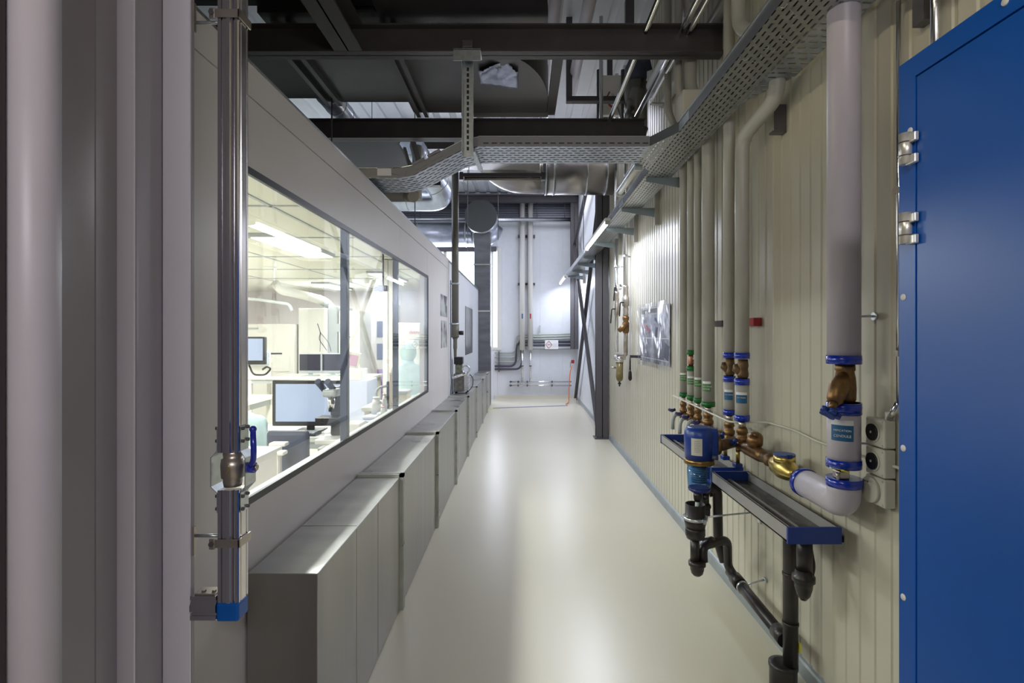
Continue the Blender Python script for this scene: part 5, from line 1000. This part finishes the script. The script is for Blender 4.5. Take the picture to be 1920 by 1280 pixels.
# second pane
table(-1.40, -1.10, 4.45, 5.18, 0.86, 'blue-grey work table with glassware behind the second window pane', mat('blue_top', (0.30, 0.34, 0.48), 0.3))
gb = thing('instrument_stand', 'upright cream instrument with a red knob on the blue-grey work table', 'instrument', (-1.22, 5.1, 0.86))
build('column', MB().box(-1.26, -1.20, 5.05, 5.11, 0.86, 1.20, 0.008), M_cream, gb); build('cap', MB().lathe((-1.23, 5.08, 1.20), (0, 0, 1), [(0, 0.035), (0.03, 0.034), (0.07, 0.015), (0.09, 0.01)]), M_cream, gb)
build('side_grip', MB().box(-1.285, -1.26, 5.05, 5.11, 0.88, 1.14, 0.006), M_off, gb); build('hose_loop', MB().tube([(-1.27, 5.06, 1.10), (-1.38, 5.05, 1.08), (-1.38, 5.05, 0.95), (-1.27, 5.05, 0.92)], 0.012, 10, 0.06), M_machg, gb)
build('knob', MB().sph((-1.20, 5.05, 1.32), 0.018), M_red, gb, 'red knob')
for x_, y_, r_, h_, lb in ((-1.34, 4.9, 0.045, 0.14, 'white squat beaker on the blue-grey work table'), (-1.29, 5.0, 0.025, 0.16, 'narrow white bottle beside the squat beaker on the work table'), (-1.24, 4.75, 0.022, 0.075, 'small pink topped jar near the second mullion')):
    t_ = thing('beaker', lb, 'beaker', (x_, y_, 0.86), 'glassware on the work table')
    build('vessel', MB().lathe((x_, y_, 0.86), (0, 0, 1), [(0, r_), (h_*0.7, r_*0.9), (h_, r_*0.6)]), M_white, t_); build('lid', MB().cyl((x_, y_, 0.86+h_), (x_, y_, 0.86+h_+0.012), r_*0.7), mat('pink', (0.8, 0.45, 0.42), 0.5) if r_ < 0.025 else M_white, t_)
for x_, y_, w_, lb in ((-1.30, 4.62, 0.07, 'folded white wipe lying on the near part of the work table'), (-1.22, 4.80, 0.08, 'flat white dish on the work table under the instrument')):
    tag(build('lab_wipe' if x_ < -1.4 else 'flat_dish', MB().box(x_-w_, x_+w_*0.6, y_-0.05, y_+0.05, 0.86, 0.885, 0.008), M_paper), lb, 'lab item')
t_ = thing('tall_locker', 'purple door locker with dark upper windows at the far end of the cleanroom', 'locker', (-2.8, 9.6, 0))
build('frame', MB().box(-2.75, -2.40, 10.0, 10.5, 0, 2.15, 0.01), M_mach, t_); build('lower_door', MB().box(-2.72, -2.43, 9.985, 10.0, 0.30, 0.92), M_purple, t_, 'purple lower door')
for z_ in (1.10, 1.52): build('window_pane', MB().box(-2.72, -2.43, 9.985, 10.0, z_, z_+0.30), mat('locker_glass', (0.10, 0.13, 0.24), 0.1), t_)
t_ = thing('lab_machine', 'white instrument with a tilted pink display behind the second window pane', 'machine', (-2.5, 7.4, 0))
build('stand', MB().box(-2.45, -2.12, 7.3, 7.8, 0, 0.95, 0.01), mat('pale_lilac', (0.55, 0.58, 0.72), 0.4), t_); build('console', MB().box(-2.44, -2.20, 7.3, 7.6, 0.95, 1.10, 0.01), M_mach, t_)
build('display', MB().box(-2.45, -2.24, 7.36, 7.40, 1.12, 1.34, 0.01, rot=Matrix.Rotation(0.2, 3, 'Y')), M_cream, t_); build('display_glass', MB().box(-2.43, -2.27, 7.352, 7.36, 1.15, 1.30, rot=Matrix.Rotation(0.2, 3, 'Y')), mat('pink_glass', (0.5, 0.3, 0.4), 0.2), t_)
t_ = thing('door_frame', 'pale upright door frame strip between the second and third window panes', 'frame', (-1.5, 6.2, 0))
build('upright', MB().box(-1.62, -1.50, 6.2, 6.28, 0, 2.45, 0.004), M_white, t_); build('seam', MB().box(-1.565, -1.555, 6.195, 6.2, 0, 2.45), M_machg, t_)
tag(build('camera_unit', MB().box(-1.52, -1.42, 5.6, 5.68, 2.04, 2.10, 0.008).cyl((-1.53, 5.64, 2.07), (-1.57, 5.64, 2.07), 0.022).cyl((-1.47, 5.64, 2.10), (-1.47, 5.64, 2.46), 0.010), M_off), 'small dark camera unit high behind the second window pane', 'camera')
# third pane
dm = thing('lab_machine', 'cream plasma cleaner with red lettering behind the third window pane', 'machine', (-1.6, 8.2, 0))
build('case', MB().box(-1.95, -1.32, 8.0, 8.6, 0.9, 1.75, 0.02), M_mach, dm); build('base', MB().box(-1.95, -1.32, 8.0, 8.6, 0, 0.9, 0.01), M_white, dm)
build('round_port', MB().cyl((-1.56, 7.99, 1.47), (-1.56, 8.0, 1.47), 0.065), M_machg, dm)
text('lettering', 'diener', 0.09, M_red, dm, (1, 0, 0), (0, 0, 1), (-1.70, 7.995, 1.585))
t_ = thing('instrument_box', 'cream instrument with a grey lid on the sill side of the third window pane', 'instrument', (-1.28, 5.5, 0.85))
build('case', MB().box(-1.30, -1.17, 5.42, 5.62, 0.86, 0.98, 0.008), M_cream, t_); build('lid', MB().box(-1.31, -1.16, 5.41, 5.63, 0.98, 1.01, 0.006), M_machg, t_); build('dial', MB().box(-1.26, -1.22, 5.415, 5.42, 0.89, 0.93), M_machg, t_)
table(-1.60, -1.10, 5.3, 5.9, 0.86, 'pale table with a cream instrument behind the third window pane')
for i, (x, y) in enumerate([(-2.2, 1.9), (-2.2, 5.2), (-4.2, 3.6), (-4.2, 6.4), (-2.0, 8.0), (-3.4, 9.6)]):
    lb = ['nearest', 'second nearest', 'left foremost', 'left rear', 'fourth', 'farthest'][i]
    t_ = thing('ceiling_light', 'lit rectangular ceiling light panel of the cleanroom, the '+lb+' one', 'light', (x, y, 2.44), 'cleanroom ceiling lights')
    build('frame', MB().box(x-0.16, x+0.16, y-0.62, y+0.62, 2.425, 2.46), M_machg, t_); build('diffuser', MB().box(x-0.14, x+0.14, y-0.60, y+0.60, 2.418, 2.426), M_glight, t_)
# ------------------------------------------------------------ people in gowns
def person(origin, yaw, lb, lean=0.0, arm=(0.35, 0.80), scale=1.0):
    o_ = Vector(origin); R = Matrix.Rotation(yaw, 3, 'Z')
    V, E, RR = [], [], []
    def add(p, r, par=None):
        V.append(R @ (Vector(p)*scale)); RR.append(r*scale)
        if par is not None: E.append((par, len(V)-1))
        return len(V)-1
    pel = add((0, 0, 0.56), 0.16); sp = add((0, 0.03+lean*0.3, 0.76), 0.145, pel); chs = add((0, 0.05+lean*0.8, 0.98), 0.16, sp)
    nk = add((0, 0.08+lean*1.2, 1.14), 0.07, chs); hd = add((0, 0.11+lean*1.4, 1.25), 0.095, nk); add((0, 0.115+lean*1.5, 1.34), 0.085, hd)
    for s in (-1, 1):
        h = add((0.10*s, 0.08, 0.53), 0.105, pel); k = add((0.13*s, 0.46, 0.53), 0.072, h); an = add((0.13*s, 0.44, 0.10), 0.048, k); add((0.13*s, 0.60, 0.06), 0.045, an)
        sh = add((0.17*s, 0.05+lean*0.9, 1.06), 0.075, chs); el_ = add((0.25*s, 0.13+lean, 0.84), 0.055, sh); wr = add((0.17*s, arm[0]+lean, arm[1]), 0.034, el_)
        pm_ = add((0.16*s, arm[0]+lean+0.07, arm[1]), 0.036, wr)
        for f in range(4):
            x_ = 0.16*s+(f-1.5)*0.021; a = add((x_, arm[0]+lean+0.115, arm[1]-0.005), 0.010, pm_); b = add((x_, arm[0]+lean+0.150+0.006*(f in (1, 2)), arm[1]-0.012), 0.009, a); add((x_, arm[0]+lean+0.172+0.010*(f in (1, 2)), arm[1]-0.03), 0.008, b)
        a = add((0.16*s-0.045*s, arm[0]+lean+0.07, arm[1]-0.005), 0.011, pm_); add((0.16*s-0.055*s, arm[0]+lean+0.11, arm[1]-0.02), 0.009, a)
    me = bpy.data.meshes.new('person_skeleton'); me.from_pydata([tuple(v) for v in V], E, []); ob = bpy.data.objects.new('tmp', me); C.objects.link(ob)
    bpy.context.view_layer.objects.active = ob
    sk = ob.modifiers.new('skin', 'SKIN'); sk.use_smooth_shade = True
    for i, r in enumerate(RR): me.skin_vertices[0].data[i].radius = (r, r*0.88)
    me.skin_vertices[0].data[0].use_root = True
    sb = ob.modifiers.new('sub', 'SUBSURF'); sb.levels = 2; sb.render_levels = 2
    m2 = bpy.data.meshes.new_from_object(ob.evaluated_get(bpy.context.evaluated_depsgraph_get())); bpy.data.objects.remove(ob)
    m2.materials.clear(); m2.materials.append(M_gown); m2.materials.append(M_skin); m2.materials.append(M_glove)
    hc = R @ (Vector((0, 0.11+lean*1.45, 1.29))*scale)
    for p in m2.polygons:
        p.use_smooth = True; c = p.center-hc; loc = R.transposed() @ p.center
        if c.length < 0.16*scale and (R.transposed() @ c).y > 0.055*scale and abs((R.transposed() @ c).z) < 0.055: p.material_index = 1
        elif loc.y > (arm[0]+lean+0.02)*scale and loc.z > 0.7*scale*arm[1] and abs(loc.z-arm[1]*scale) < 0.08: p.material_index = 2
    t_ = thing('person', lb, 'person', o_); b = bpy.data.objects.new('body', m2); C.objects.link(b); b.parent = t_; WL[b.name] = o_
    def hp(x_, y_, z_): return o_+R @ (Vector((x_, y_+lean*1.45, z_))*scale)
    hood = MB().sph(hp(0, 0.085, 1.30), 0.118*scale, (0.92, 0.95, 1.15), 20); build('hood', hood, M_gown, t_, 'pale aqua hood')
    m_ = MB(); 
    for s in (-1, 1): m_.sph(hp(0.035*s, 0.203, 1.315), 0.011*scale)
    build('eyes', m_, M_paper, t_); build('nose', MB().cyl(hp(0, 0.20, 1.31), hp(0, 0.225, 1.275), 0.008, 0.014), M_skin, t_)
    build('face_mask', MB().sph(hp(0, 0.155, 1.255), 0.066*scale, (1.0, 0.95, 0.8)), M_paper, t_, 'white face mask')
    build('gown_skirt', MB().lathe(o_+Vector((0, 0, 0.42*scale)), (0, 0, 1), [(0, 0.24*scale), (0.12*scale, 0.21*scale), (0.26*scale, 0.165*scale), (0.34*scale, 0.14*scale)]), M_gown, t_)
    return t_
def stool(x, y, z, lb):
    t_ = thing('stool', lb, 'stool', (x, y, 0)); build('seat', MB().cyl((x, y, z-0.06), (x, y, z), 0.18), M_navy, t_)
    build('post', MB().cyl((x, y, 0.05), (x, y, z-0.06), 0.025), M_chrome, t_); build('foot_ring', MB().cyl((x, y, 0), (x, y, 0.03), 0.22), M_machg, t_)
person((-1.93, 3.95, 0), 1.2, 'person in pale aqua cleanroom gown bent over the table left of the lit monitor', 0.16, (0.36, 0.80), 0.86)
stool(-1.93, 3.95, 0.36, 'navy lab stool under the person at the lit monitor')
person((-1.47, 7.0, 0.02), 0.5, 'person in pale aqua hooded gown sitting behind the third window pane', 0.0, (0.34, 0.84), 1.02)
stool(-1.47, 7.0, 0.44, 'navy lab stool under the person behind the third window pane')
